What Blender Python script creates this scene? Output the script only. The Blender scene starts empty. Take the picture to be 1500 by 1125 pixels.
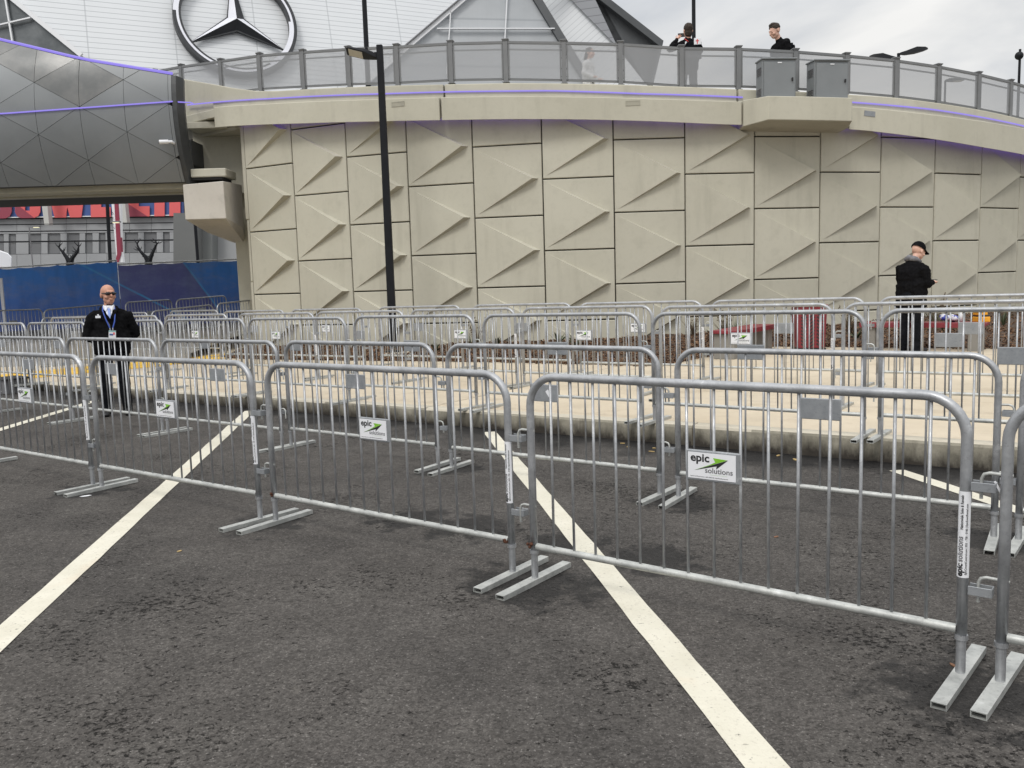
import bpy, bmesh, math, random
from mathutils import Vector, Matrix, noise
random.seed(7)
scn = bpy.context.scene
COL = scn.collection
pi = math.pi
# ------------------------------------------------------------------ camera
FPX = 1250.57
CF = Vector((0, 0.99331606, -0.11542622)); CR = Vector((0.99954321, -0.00348842, -0.03002006)); CU = Vector((0.03022206, 0.11537349, 0.99286232))
CO = Vector((0, 0, 1.4755))
cd = bpy.data.cameras.new('camera'); cam = bpy.data.objects.new('camera', cd); COL.objects.link(cam)
cam.matrix_world = Matrix(((CR.x, CU.x, -CF.x, CO.x), (CR.y, CU.y, -CF.y, CO.y), (CR.z, CU.z, -CF.z, CO.z), (0, 0, 0, 1)))
cd.sensor_width = 36; cd.lens = 36 * FPX / 1500; cd.clip_start = 0.05; cd.clip_end = 3000
scn.camera = cam
# ------------------------------------------------------------------ light
EL, AZ = math.radians(52), math.radians(205)      # overcast: wide soft sun, behind and left of the camera
w = bpy.data.worlds.new("World"); scn.world = w; w.use_nodes = True
nt = w.node_tree; nt.nodes.clear()
def N(nt, t, **k):
    n = nt.nodes.new(t)
    for a, b in k.items(): setattr(n, a, b)
    return n
out = N(nt, 'ShaderNodeOutputWorld'); mx = N(nt, 'ShaderNodeMixShader'); mx.inputs[0].default_value = .93
sky = N(nt, 'ShaderNodeTexSky', sky_type='NISHITA', sun_disc=False, sun_elevation=EL, sun_rotation=AZ); sky.dust_density = 4
b1 = N(nt, 'ShaderNodeBackground'); b1.inputs[1].default_value = .1
b2 = N(nt, 'ShaderNodeBackground'); b2.inputs[1].default_value = 1.0
nt.links.new(sky.outputs[0], b1.inputs[0])
tc = N(nt, 'ShaderNodeTexCoord'); sp = N(nt, 'ShaderNodeSeparateXYZ'); nt.links.new(tc.outputs['Generated'], sp.inputs[0])
ad = N(nt, 'ShaderNodeMath', operation='ADD'); ad.inputs[1].default_value = .22; ad.use_clamp = False
mz = N(nt, 'ShaderNodeMath', operation='MAXIMUM'); mz.inputs[1].default_value = 0; nt.links.new(sp.outputs[2], mz.inputs[0]); nt.links.new(mz.outputs[0], ad.inputs[0])
dv = N(nt, 'ShaderNodeVectorMath', operation='DIVIDE'); cb = N(nt, 'ShaderNodeCombineXYZ')
for i in range(3): nt.links.new(ad.outputs[0], cb.inputs[i])
nt.links.new(tc.outputs['Generated'], dv.inputs[0]); nt.links.new(cb.outputs[0], dv.inputs[1])
n1 = N(nt, 'ShaderNodeTexNoise'); n1.inputs['Scale'].default_value = 1.5; n1.inputs['Detail'].default_value = 7; n1.inputs['Roughness'].default_value = .5; n1.inputs['Distortion'].default_value = .5
nt.links.new(dv.outputs[0], n1.inputs['Vector'])
rp = N(nt, 'ShaderNodeValToRGB'); rp.color_ramp.elements[0].position = .38; rp.color_ramp.elements[1].position = .62
rp.color_ramp.elements[0].color = (.63, .655, .69, 1); rp.color_ramp.elements[1].color = (1.0, .99, .965, 1)
nt.links.new(n1.outputs[0], rp.inputs[0])
# an overcast sky is brighter overhead than at the horizon, and darker below it
mr = N(nt, 'ShaderNodeMapRange'); mr.inputs[1].default_value = .25; mr.inputs[2].default_value = .95; mr.inputs[3].default_value = 1.0; mr.inputs[4].default_value = 2.1
nt.links.new(sp.outputs[2], mr.inputs[0])
vm = N(nt, 'ShaderNodeVectorMath', operation='SCALE'); nt.links.new(rp.outputs[0], vm.inputs[0]); nt.links.new(mr.outputs[0], vm.inputs['Scale'])
nt.links.new(vm.outputs[0], b2.inputs[0]); nt.links.new(b1.outputs[0], mx.inputs[1]); nt.links.new(b2.outputs[0], mx.inputs[2]); nt.links.new(mx.outputs[0], out.inputs[0])
sd = bpy.data.lights.new('sun', 'SUN'); sd.energy = 1.5; sd.angle = math.radians(17); sd.color = (1, .965, .91)
sun = bpy.data.objects.new('sun', sd); COL.objects.link(sun)
sdir = Vector((math.sin(AZ) * math.cos(EL), math.cos(AZ) * math.cos(EL), math.sin(EL)))
sun.rotation_euler = sdir.to_track_quat('Z', 'Y').to_euler(); sun.location = (0, -10, 30)
scn.view_settings.view_transform = 'Standard'; scn.view_settings.look = 'None'; scn.view_settings.gamma = 1; scn.view_settings.use_curve_mapping = False
scn.view_settings.exposure = -0.06

# ------------------------------------------------------------------ surveying helpers: where a sight line meets a real surface
def ray(px, py): return CF * FPX + CR * (px - 750) - CU * (py - 562.5)
def atY(px, py, Y): d = ray(px, py); return CO + d * (Y / d.y)
def onplane(px, py, a, b, z0):
    d = ray(px, py); t = (z0 - CO.z) / (d.z - a * d.x - b * d.y); return CO + d * t
AX, AY = -0.00606, -0.012646                       # the car park falls gently towards the gutter
def za(x, y): return AX * x + AY * y
def zp(x, y): return .0106 * x + .0025 * y + .045   # the plaza
def onasph(px, py): return onplane(px, py, AX, AY, 0)
def onplaza(px, py): return onplane(px, py, .0106, .0025, .045)
WCX, WCY, WR, A0, WZ0, DA = 3.1979, 36.8427, 18.2317, -0.550295, 1.42416, 0.0835905   # curved wall
def wp(a, r, z): return Vector((WCX + r * math.sin(a), WCY - r * math.cos(a), z))
def oncyl(px, py, r):
    d = ray(px, py); ox, oy = CO.x - WCX, CO.y - WCY
    A = d.x ** 2 + d.y ** 2; B = 2 * (ox * d.x + oy * d.y); C = ox * ox + oy * oy - r * r
    t = (-B - math.sqrt(B * B - 4 * A * C)) / (2 * A); return CO + d * t
def interp(tab, x):
    if x <= tab[0][0]:
        (x0, y0), (x1, y1) = tab[0], tab[1]
        return y0 + (y1 - y0) * (x - x0) / (x1 - x0)
    for (x0, y0), (x1, y1) in zip(tab, tab[1:]):
        if x <= x1: return y0 + (y1 - y0) * (x - x0) / (x1 - x0)
    (x0, y0), (x1, y1) = tab[-2], tab[-1]
    return y0 + (y1 - y0) * (x - x0) / (x1 - x0)

# ------------------------------------------------------------------ objects
def tag(o, label=None, cat=None, group=None, kind=None):
    if label: o['label'] = label
    if cat: o['category'] = cat
    if group: o['group'] = group
    if kind: o['kind'] = kind
    return o
def thing(name, label, cat, loc=(0, 0, 0), rot=(0, 0, 0), group=None):
    o = bpy.data.objects.new(name, None); COL.objects.link(o); o.location = loc; o.rotation_euler = rot; o.empty_display_size = .2
    return tag(o, label, cat, group)
def link(name, me, parent=None):
    o = bpy.data.objects.new(name, me); COL.objects.link(o)
    if parent: o.parent = parent
    return o
def finish(name, bm, mat, parent=None, smooth=False, bevel=0, seg=1):
    if bevel:
        bmesh.ops.bevel(bm, geom=[e for e in bm.edges if e.is_manifold and e.calc_face_angle(0) > .6], offset=bevel, segments=seg, affect='EDGES', clamp_overlap=True)
    me = bpy.data.meshes.new(name); bm.to_mesh(me); bm.free()
    mats = mat if isinstance(mat, (list, tuple)) else [mat]
    for m in mats: me.materials.append(m)
    if smooth is True:
        for p in me.polygons: p.use_smooth = True
    elif smooth:
        me.shade_smooth() if hasattr(me, 'shade_smooth') else None
        me.set_sharp_from_angle(angle=smooth)
    return link(name, me, parent)
def mesh(name, verts, faces, mat, parent=None, smooth=False):
    me = bpy.data.meshes.new(name); me.from_pydata([tuple(v) for v in verts], [], faces); me.update()
    me.materials.append(mat)
    if smooth:
        for p in me.polygons: p.use_smooth = True
    return link(name, me, parent)
def bx(bm, cx, cy, cz, sx, sy, sz, M=None):
    r = bmesh.ops.create_cube(bm, size=1, matrix=(M or Matrix()) @ Matrix.Translation((cx, cy, cz)) @ Matrix.Diagonal((sx, sy, sz, 1)))
    return r['verts']
def box(name, c, s, mat, parent=None, bevel=0, M=None):
    bm = bmesh.new(); bx(bm, *c, *s, M=M); return finish(name, bm, mat, parent, bevel=bevel)
def cyl(bm, a, b, r0, r1=None, seg=12):
    a, b = Vector(a), Vector(b); r1 = r0 if r1 is None else r1; d = b - a
    q = d.to_track_quat('Z', 'Y').to_matrix().to_4x4()
    return bmesh.ops.create_cone(bm, cap_ends=True, segments=seg, radius1=r0, radius2=r1, depth=d.length, matrix=Matrix.Translation((a + b) / 2) @ q)['verts']
def tube(bm, path, r, seg=10, cap=True):
    path = [Vector(p) for p in path]; rings = []; n = None
    for i, p in enumerate(path):
        t = (path[min(i + 1, len(path) - 1)] - path[max(i - 1, 0)]).normalized()
        if n is None:
            n = t.orthogonal().normalized()
        n = (n - t * n.dot(t)).normalized(); b = t.cross(n)
        rr = r[i] if isinstance(r, (list, tuple)) else r
        rings.append([bm.verts.new(p + (n * math.cos(2 * pi * k / seg) + b * math.sin(2 * pi * k / seg)) * rr) for k in range(seg)])
    for A, B in zip(rings, rings[1:]):
        for k in range(seg): bm.faces.new((A[k], A[(k + 1) % seg], B[(k + 1) % seg], B[k]))
    if cap:
        bm.faces.new(rings[0][::-1]); bm.faces.new(rings[-1])
def prism(bm, poly, off):            # a polygon of 3D points, given thickness by the vector off
    n = len(poly); off = Vector(off)
    a = [bm.verts.new(Vector(p)) for p in poly]; b = [bm.verts.new(Vector(p) + off) for p in poly]
    bm.faces.new(a); bm.faces.new(b[::-1])
    for k in range(n): bm.faces.new((a[k], b[k], b[(k + 1) % n], a[(k + 1) % n]))
    bmesh.ops.recalc_face_normals(bm, faces=bm.faces[:])
def loft(bm, rings, close=True, caps=True):   # rings of equal length; each ring a closed cross-section
    R = [[bm.verts.new(Vector(p)) for p in r] for r in rings]; n = len(R[0])
    for A, B in zip(R, R[1:]):
        for k in range(n if close else n - 1): bm.faces.new((A[k], A[(k + 1) % n], B[(k + 1) % n], B[k]))
    if caps and close:
        bm.faces.new(R[0][::-1]); bm.faces.new(R[-1])
    bmesh.ops.recalc_face_normals(bm, faces=bm.faces[:])
def textmesh(name, s, size, mat, parent, M, bold=0, xs=1, shear=0, align='LEFT', sp=1):
    cu = bpy.data.curves.new(name, 'FONT'); cu.body = s; cu.size = size; cu.offset = bold; cu.shear = shear; cu.align_x = align; cu.resolution_u = 3; cu.space_character = sp
    o = bpy.data.objects.new(name, cu); COL.objects.link(o)
    me = bpy.data.meshes.new_from_object(o.evaluated_get(bpy.context.evaluated_depsgraph_get()))
    bpy.data.objects.remove(o); bpy.data.curves.remove(cu)
    me.materials.clear(); me.materials.append(mat)
    me.transform(M @ Matrix.Diagonal((xs, 1, 1, 1)))
    return link(name, me, parent)

# ------------------------------------------------------------------ materials
def mat(name, col=(.5, .5, .5), rough=.6, metal=0, spec=.5):
    m = bpy.data.materials.new(name); m.use_nodes = True; b = m.node_tree.nodes['Principled BSDF']
    b.inputs['Base Color'].default_value = (*col, 1); b.inputs['Roughness'].default_value = rough; b.inputs['Metallic'].default_value = metal
    b.inputs['Specular IOR Level'].default_value = spec
    return m
def noisy(name, c0, c1, scale=5, rough=.6, metal=0, bump=0, bscale=None, detail=6, r1=None, spec=.5, obj=True, lo=.35, hi=.65, dist=.01):
    m = mat(name, c0, rough, metal, spec); t = m.node_tree; b = t.nodes['Principled BSDF']
    tc = N(t, 'ShaderNodeTexCoord'); src = tc.outputs['Object']
    geo = N(t, 'ShaderNodeNewGeometry')
    if not obj: src = geo.outputs['Position']
    n = N(t, 'ShaderNodeTexNoise'); n.inputs['Scale'].default_value = scale; n.inputs['Detail'].default_value = detail; n.inputs['Roughness'].default_value = .62
    t.links.new(src, n.inputs['Vector'])
    r = N(t, 'ShaderNodeValToRGB'); r.color_ramp.elements[0].position = lo; r.color_ramp.elements[1].position = hi
    r.color_ramp.elements[0].color = (*c0, 1); r.color_ramp.elements[1].color = (*c1, 1)
    t.links.new(n.outputs[0], r.inputs[0]); t.links.new(r.outputs[0], b.inputs['Base Color'])
    if r1 is not None:
        q = N(t, 'ShaderNodeMapRange'); q.inputs[1].default_value = lo; q.inputs[2].default_value = hi; q.inputs[3].default_value = rough; q.inputs[4].default_value = r1
        t.links.new(n.outputs[0], q.inputs[0]); t.links.new(q.outputs[0], b.inputs['Roughness'])
    if bump:
        n2 = N(t, 'ShaderNodeTexNoise'); n2.inputs['Scale'].default_value = bscale or scale * 6; n2.inputs['Detail'].default_value = 5
        t.links.new(src, n2.inputs['Vector'])
        bp = N(t, 'ShaderNodeBump'); bp.inputs['Strength'].default_value = bump; bp.inputs['Distance'].default_value = dist
        t.links.new(n2.outputs[0], bp.inputs['Height']); t.links.new(bp.outputs[0], b.inputs['Normal'])
    m['n'] = 1
    return m
def mixc(t, fac, a, b, typ='MIX'):
    n = N(t, 'ShaderNodeMix', data_type='RGBA', blend_type=typ)
    for i, v in ((0, fac), (6, a), (7, b)):
        if isinstance(v, (int, float)): n.inputs[i].default_value = v
        elif isinstance(v, tuple): n.inputs[i].default_value = (*v, 1)
        else: t.links.new(v, n.inputs[i])
    return n.outputs[2]
def tnoise(t, src, scale, detail=4, rough=.6, vscale=None):
    if vscale:
        mp = N(t, 'ShaderNodeMapping'); mp.inputs['Scale'].default_value = vscale; t.links.new(src, mp.inputs[0]); src = mp.outputs[0]
    n = N(t, 'ShaderNodeTexNoise'); n.inputs['Scale'].default_value = scale; n.inputs['Detail'].default_value = detail; n.inputs['Roughness'].default_value = rough
    t.links.new(src, n.inputs['Vector']); return n.outputs[0]
def rng(t, v, a, b, c=0, d=1):
    q = N(t, 'ShaderNodeMapRange'); q.inputs[1].default_value = a; q.inputs[2].default_value = b; q.inputs[3].default_value = c; q.inputs[4].default_value = d
    t.links.new(v, q.inputs[0]); return q.outputs[0]
def mul(t, a, b, op='MULTIPLY'):
    n = N(t, 'ShaderNodeMath', operation=op)
    for i, v in ((0, a), (1, b)):
        if isinstance(v, (int, float)): n.inputs[i].default_value = v
        else: t.links.new(v, n.inputs[i])
    return n.outputs[0]

CURB_A = math.radians(-34.9)                       # direction of the kerb line in plan
cdir = Vector((math.cos(CURB_A), math.sin(CURB_A), 0)); cnor = Vector((-cdir.y, cdir.x, 0))     # cnor points to the plaza
CB0 = Vector((-0.09, 9.33, 0))

def make_asphalt():
    m = mat('asphalt', (.06, .06, .06), .92, spec=.12); t = m.node_tree; b = t.nodes['Principled BSDF']
    p = N(t, 'ShaderNodeNewGeometry').outputs['Position']
    big = tnoise(t, p, .55, 4); mid = tnoise(t, p, 3.2, 5); fine = tnoise(t, p, 130, 3, .7); fine2 = tnoise(t, p, 42, 4, .7)
    c = mixc(t, rng(t, mid, .3, .7), (.086, .079, .073), (.118, .109, .101))
    c = mixc(t, rng(t, big, .50, .60, 0, .5), c, (.052, .049, .047))
    c = mixc(t, rng(t, tnoise(t, p, 1.35, 5, .65), .54, .64, 0, .5), c, (.13, .122, .112))
    c = mixc(t, rng(t, fine, .40, .60, .0, .6), c, (.045, .042, .040))
    c = mixc(t, rng(t, tnoise(t, p, 95, 3, .7), .58, .70, 0, .7), c, (.27, .255, .24))
    c = mixc(t, rng(t, tnoise(t, p, 16, 8, .82), .36, .60, .42, 0), c, (.034, .032, .030))
    v1 = N(t, 'ShaderNodeTexVoronoi'); v1.inputs['Scale'].default_value = 85; t.links.new(p, v1.inputs['Vector']); q1_ = N(t, 'ShaderNodeSeparateColor'); t.links.new(v1.outputs['Color'], q1_.inputs[0])
    vs1 = N(t, 'ShaderNodeVectorMath', operation='SCALE'); t.links.new(c, vs1.inputs[0]); t.links.new(rng(t, q1_.outputs[0], 0, 1, .74, 1.3), vs1.inputs['Scale']); c = vs1.outputs[0]
    # torn, dark open-textured marks in patches
    mask = rng(t, tnoise(t, p, .9, 3), .42, .66, -.05, .075)
    pn = N(t, 'ShaderNodeMath', operation='ADD'); t.links.new(tnoise(t, p, 34, 6, .76, (1, 1.15, 1)), pn.inputs[0]); t.links.new(mask, pn.inputs[1])
    pits = rng(t, pn.outputs[0], .60, .635)
    c = mixc(t, mul(t, pits, .86), c, (.010, .0095, .009))
    pits2 = rng(t, tnoise(t, p, 55, 5, .74, (1, 1.2, 1)), .61, .66)
    c = mixc(t, mul(t, pits2, .8), c, (.014, .013, .012))
    # pale stone chips
    vo = N(t, 'ShaderNodeTexVoronoi'); vo.inputs['Scale'].default_value = 55; t.links.new(p, vo.inputs['Vector'])
    ch = mul(t, rng(t, vo.outputs['Distance'], .07, .12, 1, 0), rng(t, vo.outputs['Color'], .86, .9))
    c = mixc(t, ch, c, (.38, .36, .33))
    # damp: the gutter along the kerb, and old wet marks under the barrier feet
    sx = N(t, 'ShaderNodeSeparateXYZ'); t.links.new(p, sx.inputs[0])
    dd = mul(t, mul(t, sx.outputs[0], cnor.x), mul(t, mul(t, sx.outputs[1], cnor.y), -CB0.dot(cnor), 'ADD'), 'ADD')   # distance behind the kerb face
    wob = mul(t, rng(t, tnoise(t, p, 1.7, 4), .2, .8, -.55, .55), dd, 'ADD')
    gut = rng(t, wob, -.85, -.30, 0, .85)
    wet = mul(t, gut, rng(t, mul(t, dd, rng(t, tnoise(t, p, 6, 4), .3, .7, -.06, .06), 'ADD'), -.16, -.05, 0, .95), 'MAXIMUM')
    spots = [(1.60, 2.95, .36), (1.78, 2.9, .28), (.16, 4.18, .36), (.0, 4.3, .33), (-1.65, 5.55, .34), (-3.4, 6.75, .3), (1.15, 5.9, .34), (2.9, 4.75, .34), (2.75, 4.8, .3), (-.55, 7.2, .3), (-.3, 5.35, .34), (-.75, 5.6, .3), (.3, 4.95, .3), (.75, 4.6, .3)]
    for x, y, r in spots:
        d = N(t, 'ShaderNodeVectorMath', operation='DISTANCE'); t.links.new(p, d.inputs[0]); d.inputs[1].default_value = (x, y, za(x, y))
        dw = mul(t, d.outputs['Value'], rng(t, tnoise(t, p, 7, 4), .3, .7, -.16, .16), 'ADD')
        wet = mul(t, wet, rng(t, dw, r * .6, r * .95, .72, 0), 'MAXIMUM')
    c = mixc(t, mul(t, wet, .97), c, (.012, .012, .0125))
    # scuffs of dried mud
    sc = rng(t, tnoise(t, p, 5, 6, .7, (1, .55, 1)), .64, .74, 0, .35)
    c = mixc(t, sc, c, (.17, .155, .135))
    t.links.new(c, b.inputs['Base Color'])
    t.links.new(rng(t, wet, 0, .6, .92, .7), b.inputs['Roughness'])
    bp = N(t, 'ShaderNodeBump'); bp.inputs['Strength'].default_value = .8; bp.inputs['Distance'].default_value = .006
    h = mul(t, mul(t, fine2, .6), mul(t, fine, .5), 'ADD'); h = mul(t, h, mul(t, pits, -.7), 'ADD')
    t.links.new(h, bp.inputs['Height']); t.links.new(bp.outputs[0], b.inputs['Normal'])
    return m
def make_paint():
    m = mat('line_paint', (.70, .66, .55), .7); t = m.node_tree; b = t.nodes['Principled BSDF']
    p = N(t, 'ShaderNodeNewGeometry').outputs['Position']
    c = mixc(t, rng(t, tnoise(t, p, 4, 5), .3, .7), (.58, .55, .45), (.68, .65, .55))
    c = mixc(t, rng(t, tnoise(t, p, 55, 4, .7), .57, .66, 0, .45), c, (.36, .33, .28))
    c = mixc(t, rng(t, tnoise(t, p, 26, 5, .75, (1, 1.4, 1)), .635, .675, 0, .8), c, (.06, .055, .05))
    c = mixc(t, rng(t, tnoise(t, p, 1.8, 3), .62, .72, 0, .3), c, (.62, .45, .30))
    t.links.new(c, b.inputs['Base Color'])
    bp = N(t, 'ShaderNodeBump'); bp.inputs['Strength'].default_value = .6; bp.inputs['Distance'].default_value = .004
    t.links.new(tnoise(t, p, 70, 4), bp.inputs['Height']); t.links.new(bp.outputs[0], b.inputs['Normal'])
    return m
def concrete(name, c0, c1, streak=.0, stain=(.2, .19, .17), sc=.9, st=.35):
    m = mat(name, c0, .85, spec=.3); t = m.node_tree; b = t.nodes['Principled BSDF']
    p = N(t, 'ShaderNodeNewGeometry').outputs['Position']
    c = mixc(t, rng(t, tnoise(t, p, sc, 6), .32, .68), c0, c1)
    c = mixc(t, rng(t, tnoise(t, p, 9, 5, .65), .5, .8, 0, .22), c, tuple(v * .72 for v in c0))
    c = mixc(t, rng(t, tnoise(t, p, 3.0, 5), .55, .8, 0, st), c, stain)
    if streak: c = mixc(t, rng(t, tnoise(t, p, 3.2, 4, .6, (1, 1, .12)), .55, .8, 0, streak), c, stain)
    oi = N(t, 'ShaderNodeObjectInfo'); vs_ = N(t, 'ShaderNodeVectorMath', operation='SCALE'); t.links.new(c, vs_.inputs[0]); t.links.new(rng(t, oi.outputs['Random'], 0, 1, .94, 1.05), vs_.inputs['Scale']); c = vs_.outputs[0]   # each casting a shade of its own
    t.links.new(c, b.inputs['Base Color'])
    bp = N(t, 'ShaderNodeBump'); bp.inputs['Strength'].default_value = .25; bp.inputs['Distance'].default_value = .005
    t.links.new(tnoise(t, p, 45, 5), bp.inputs['Height']); t.links.new(bp.outputs[0], b.inputs['Normal'])
    return m
def make_galv(name, c0, c1, metal=.75, rough=.42):
    m = mat(name, c0, rough, metal); t = m.node_tree; b = t.nodes['Principled BSDF']
    g = N(t, 'ShaderNodeNewGeometry'); p = g.outputs['Position']; oi = N(t, 'ShaderNodeObjectInfo')
    c = mixc(t, rng(t, tnoise(t, p, 9, 5, .65), .3, .7), c0, c1)
    c = mixc(t, rng(t, tnoise(t, p, 60, 4, .7), .55, .75, 0, .5), c, tuple(v * .5 for v in c0))
    c = mixc(t, rng(t, tnoise(t, p, 4.5, 6, .8), .62, .70, 0, .5), c, (.75, .76, .77))
    c = mixc(t, rng(t, tnoise(t, p, 14, 5, .75), .72, .76, 0, .6), c, (.17, .085, .045))
    t.links.new(c, b.inputs['Base Color'])
    t.links.new(rng(t, tnoise(t, p, 22, 4), .3, .7, rough - .1, rough + .18), b.inputs['Roughness'])
    bp = N(t, 'ShaderNodeBump'); bp.inputs['Strength'].default_value = .25; bp.inputs['Distance'].default_value = .002
    t.links.new(tnoise(t, p, 80, 3), bp.inputs['Height']); t.links.new(bp.outputs[0], b.inputs['Normal'])
    return m
def emis(name, col, s):
    m = mat(name, (.02, .02, .02)); b = m.node_tree.nodes['Principled BSDF']
    b.inputs['Emission Color'].default_value = (*col, 1); b.inputs['Emission Strength'].default_value = s; return m
M_ASPH = make_asphalt(); M_PAINT = make_paint()
M_PLAZA = concrete('plaza_concrete', (.50, .425, .315), (.585, .51, .395), 0, (.34, .27, .19), .45, .6)
M_JOINT = mat('joint_filler', (.12, .105, .085), .9)
M_KERB = concrete('kerb_concrete', (.46, .42, .34), (.56, .52, .43), 0, (.30, .27, .22), 2, .5)
M_KERBF0 = concrete('kerb_face_concrete', (.20, .185, .145), (.34, .315, .25), .8, (.045, .04, .034), 2.0, .9)
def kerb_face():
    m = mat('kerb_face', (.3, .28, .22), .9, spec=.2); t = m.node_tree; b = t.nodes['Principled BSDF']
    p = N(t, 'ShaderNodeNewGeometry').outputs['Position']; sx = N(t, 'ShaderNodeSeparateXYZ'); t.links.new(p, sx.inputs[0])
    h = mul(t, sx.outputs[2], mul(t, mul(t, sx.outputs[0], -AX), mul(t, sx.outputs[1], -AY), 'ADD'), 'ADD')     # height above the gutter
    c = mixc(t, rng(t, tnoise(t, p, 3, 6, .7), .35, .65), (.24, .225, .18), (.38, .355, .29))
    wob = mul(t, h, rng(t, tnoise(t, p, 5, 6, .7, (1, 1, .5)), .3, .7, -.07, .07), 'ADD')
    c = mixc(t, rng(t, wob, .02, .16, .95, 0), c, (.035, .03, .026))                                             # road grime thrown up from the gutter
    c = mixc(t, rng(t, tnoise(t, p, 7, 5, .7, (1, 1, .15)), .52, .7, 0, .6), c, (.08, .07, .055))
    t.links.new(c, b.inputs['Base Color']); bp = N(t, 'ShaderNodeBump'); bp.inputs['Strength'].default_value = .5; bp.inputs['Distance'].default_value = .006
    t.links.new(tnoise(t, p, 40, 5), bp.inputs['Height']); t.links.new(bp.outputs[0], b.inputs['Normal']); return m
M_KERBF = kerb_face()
M_WALL = concrete('cast_wall_concrete', (.465, .447, .368), (.515, .497, .415), .5, (.345, .33, .27), .5, .38)
M_WALL2 = concrete('coping_concrete', (.475, .457, .375), (.53, .51, .425), .5, (.35, .333, .275), .7, .35)
M_WALLD = concrete('wall_backing_concrete', (.03, .028, .024), (.045, .042, .036))
M_GALV = make_galv('galvanised_steel', (.30, .31, .325), (.47, .48, .495), .6, .42)
M_GALVL = make_galv('galvanised_steel_pale', (.36, .37, .36), (.60, .61, .585), .5, .5)
M_GALVD = make_galv('galvanised_plate', (.27, .285, .305), (.36, .375, .39), .5, .5)
M_WHITE = mat('white_vinyl', (.78, .79, .82), .4); M_INK = mat('black_ink', (.02, .02, .022), .5); M_GREEN = mat('green_ink', (.21, .50, .03), .5); M_PALEG = mat('pale_green_ink', (.55, .66, .5), .5); M_INKG = mat('grey_ink', (.16, .16, .17), .5)
M_GREY = noisy('grey_powder_coat', (.165, .17, .175), (.19, .195, .20), 3, .5)
M_GREY2 = noisy('grey_cabinet_paint', (.19, .205, .215), (.215, .23, .24), 2, .5)
M_BLACK = noisy('black_pole_paint', (.007, .008, .010), (.012, .013, .016), 3, .5, spec=.2)
M_DARK = mat('shadow_gap_rubber', (.012, .012, .012), .8)
M_LED = emis('violet_led', (.33, .26, .95), .92); M_LED2 = emis('violet_led_downlight', (.22, .12, 1.0), 2.2)
M_FAIR = noisy('dark_metal_cladding', (.20, .212, .22), (.235, .247, .255), .6, .46, .3, r1=.56, obj=False)
M_FAIRB = mat('cladding_backing', (.055, .058, .06), .6)
M_STAD = None
M_RED = noisy('red_coated_steel', (.17, .018, .028), (.22, .024, .034), 6, .45); M_SOIL = noisy('soil', (.05, .032, .022), (.09, .06, .04), 14, .95, bump=.6)
M_YEL = noisy('yellow_tactile', (.66, .41, .05), (.72, .47, .08), 3, .7, obj=False)
M_SKIN = noisy('skin', (.56, .30, .215), (.63, .36, .265), 12, .5); M_SKIN2 = noisy('skin_fair', (.60, .36, .27), (.66, .41, .32), 12, .5)
M_BLKC = noisy('black_fleece', (.006, .006, .007), (.011, .011, .012), 30, 1.0, spec=.04, bump=.4, bscale=120)
M_BLKT = noisy('black_trousers', (.006, .007, .009), (.012, .013, .016), 20, .95, spec=.06)
M_HAIR = noisy('dark_hair', (.02, .013, .009), (.05, .035, .025), 60, .8)
M_HAIRG = noisy('short_grey_hair', (.16, .12, .10), (.24, .19, .16), 80, .8)
def make_mesh_mat():
    m = bpy.data.materials.new('perforated_screen'); m.use_nodes = True; t = m.node_tree; b = t.nodes['Principled BSDF']; o = t.nodes['Material Output']
    b.inputs['Base Color'].default_value = (.33, .34, .355, 1); b.inputs['Roughness'].default_value = .5
    tr = N(t, 'ShaderNodeBsdfTransparent'); mxs = N(t, 'ShaderNodeMixShader'); mxs.inputs[0].default_value = .68
    t.links.new(tr.outputs[0], mxs.inputs[1]); t.links.new(b.outputs[0], mxs.inputs[2]); t.links.new(mxs.outputs[0], o.inputs[0]); return m
M_MESH = make_mesh_mat()

# ------------------------------------------------------------------ ground
def kp(s, d): return CB0 + cdir * s + cnor * d
def sheet(name, pts, zf, mt, dz=0, kind='structure', parent=None):
    o = mesh(name, [(p[0], p[1], zf(p[0], p[1]) + dz) for p in pts], [tuple(range(len(pts)))], mt, parent)
    if kind: tag(o, kind=kind)
    return o
o = mesh('ground', [(-900, -300, -1.4), (900, -300, -1.4), (900, 900, -1.4), (-900, 900, -1.4)], [(0, 1, 2, 3)], noisy('far_ground', (.09, .09, .085), (.13, .125, .12), .05, .9, obj=False)); tag(o, kind='structure')
a0, a1 = kp(-32, .06), kp(14, .06)
sheet('car_park', [(a0.x, a0.y), (a0.x - 12, -12), (16, -12), (a1.x + 3, a1.y)], za, M_ASPH)
# kerb: lengths of concrete with joints
kerb = tag(thing('kerb', 'long pale concrete kerb stained dark along its face beside the car park', 'kerb'), kind='structure')
if 'category' in kerb: del kerb['category']
ks = [-19.5, -16.4, -13.3, -10.2, -7.1, -4.0, -1.15, 2.2, 5.05, 8.2, 11.3]
for s0, s1 in zip(ks, ks[1:]):
    bm = bmesh.new(); rings = []
    n = 5
    for i in range(n + 1):
        s = s0 + .008 + (s1 - s0 - .016) * i / n; r = []
        for d, top in ((.0, 0), (.0, .5), (.012, .9), (.04, 1), (.16, 1), (.16, 0)):
            p = kp(s, d + random.uniform(-.003, .003)); zt = zp(p.x, p.y) + .006; zb = za(p.x, p.y) - .15
            z = zb if top == 0 else zt - (.03 if top == .5 else .008 if top == .9 else 0)
            r.append((p.x, p.y, z))
        rings.append(r)
    loft(bm, rings)
    for f in bm.faces:
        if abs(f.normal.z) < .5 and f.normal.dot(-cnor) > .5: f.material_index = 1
    finish('kerb_block', bm, [M_KERB, M_KERBF], kerb)
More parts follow.
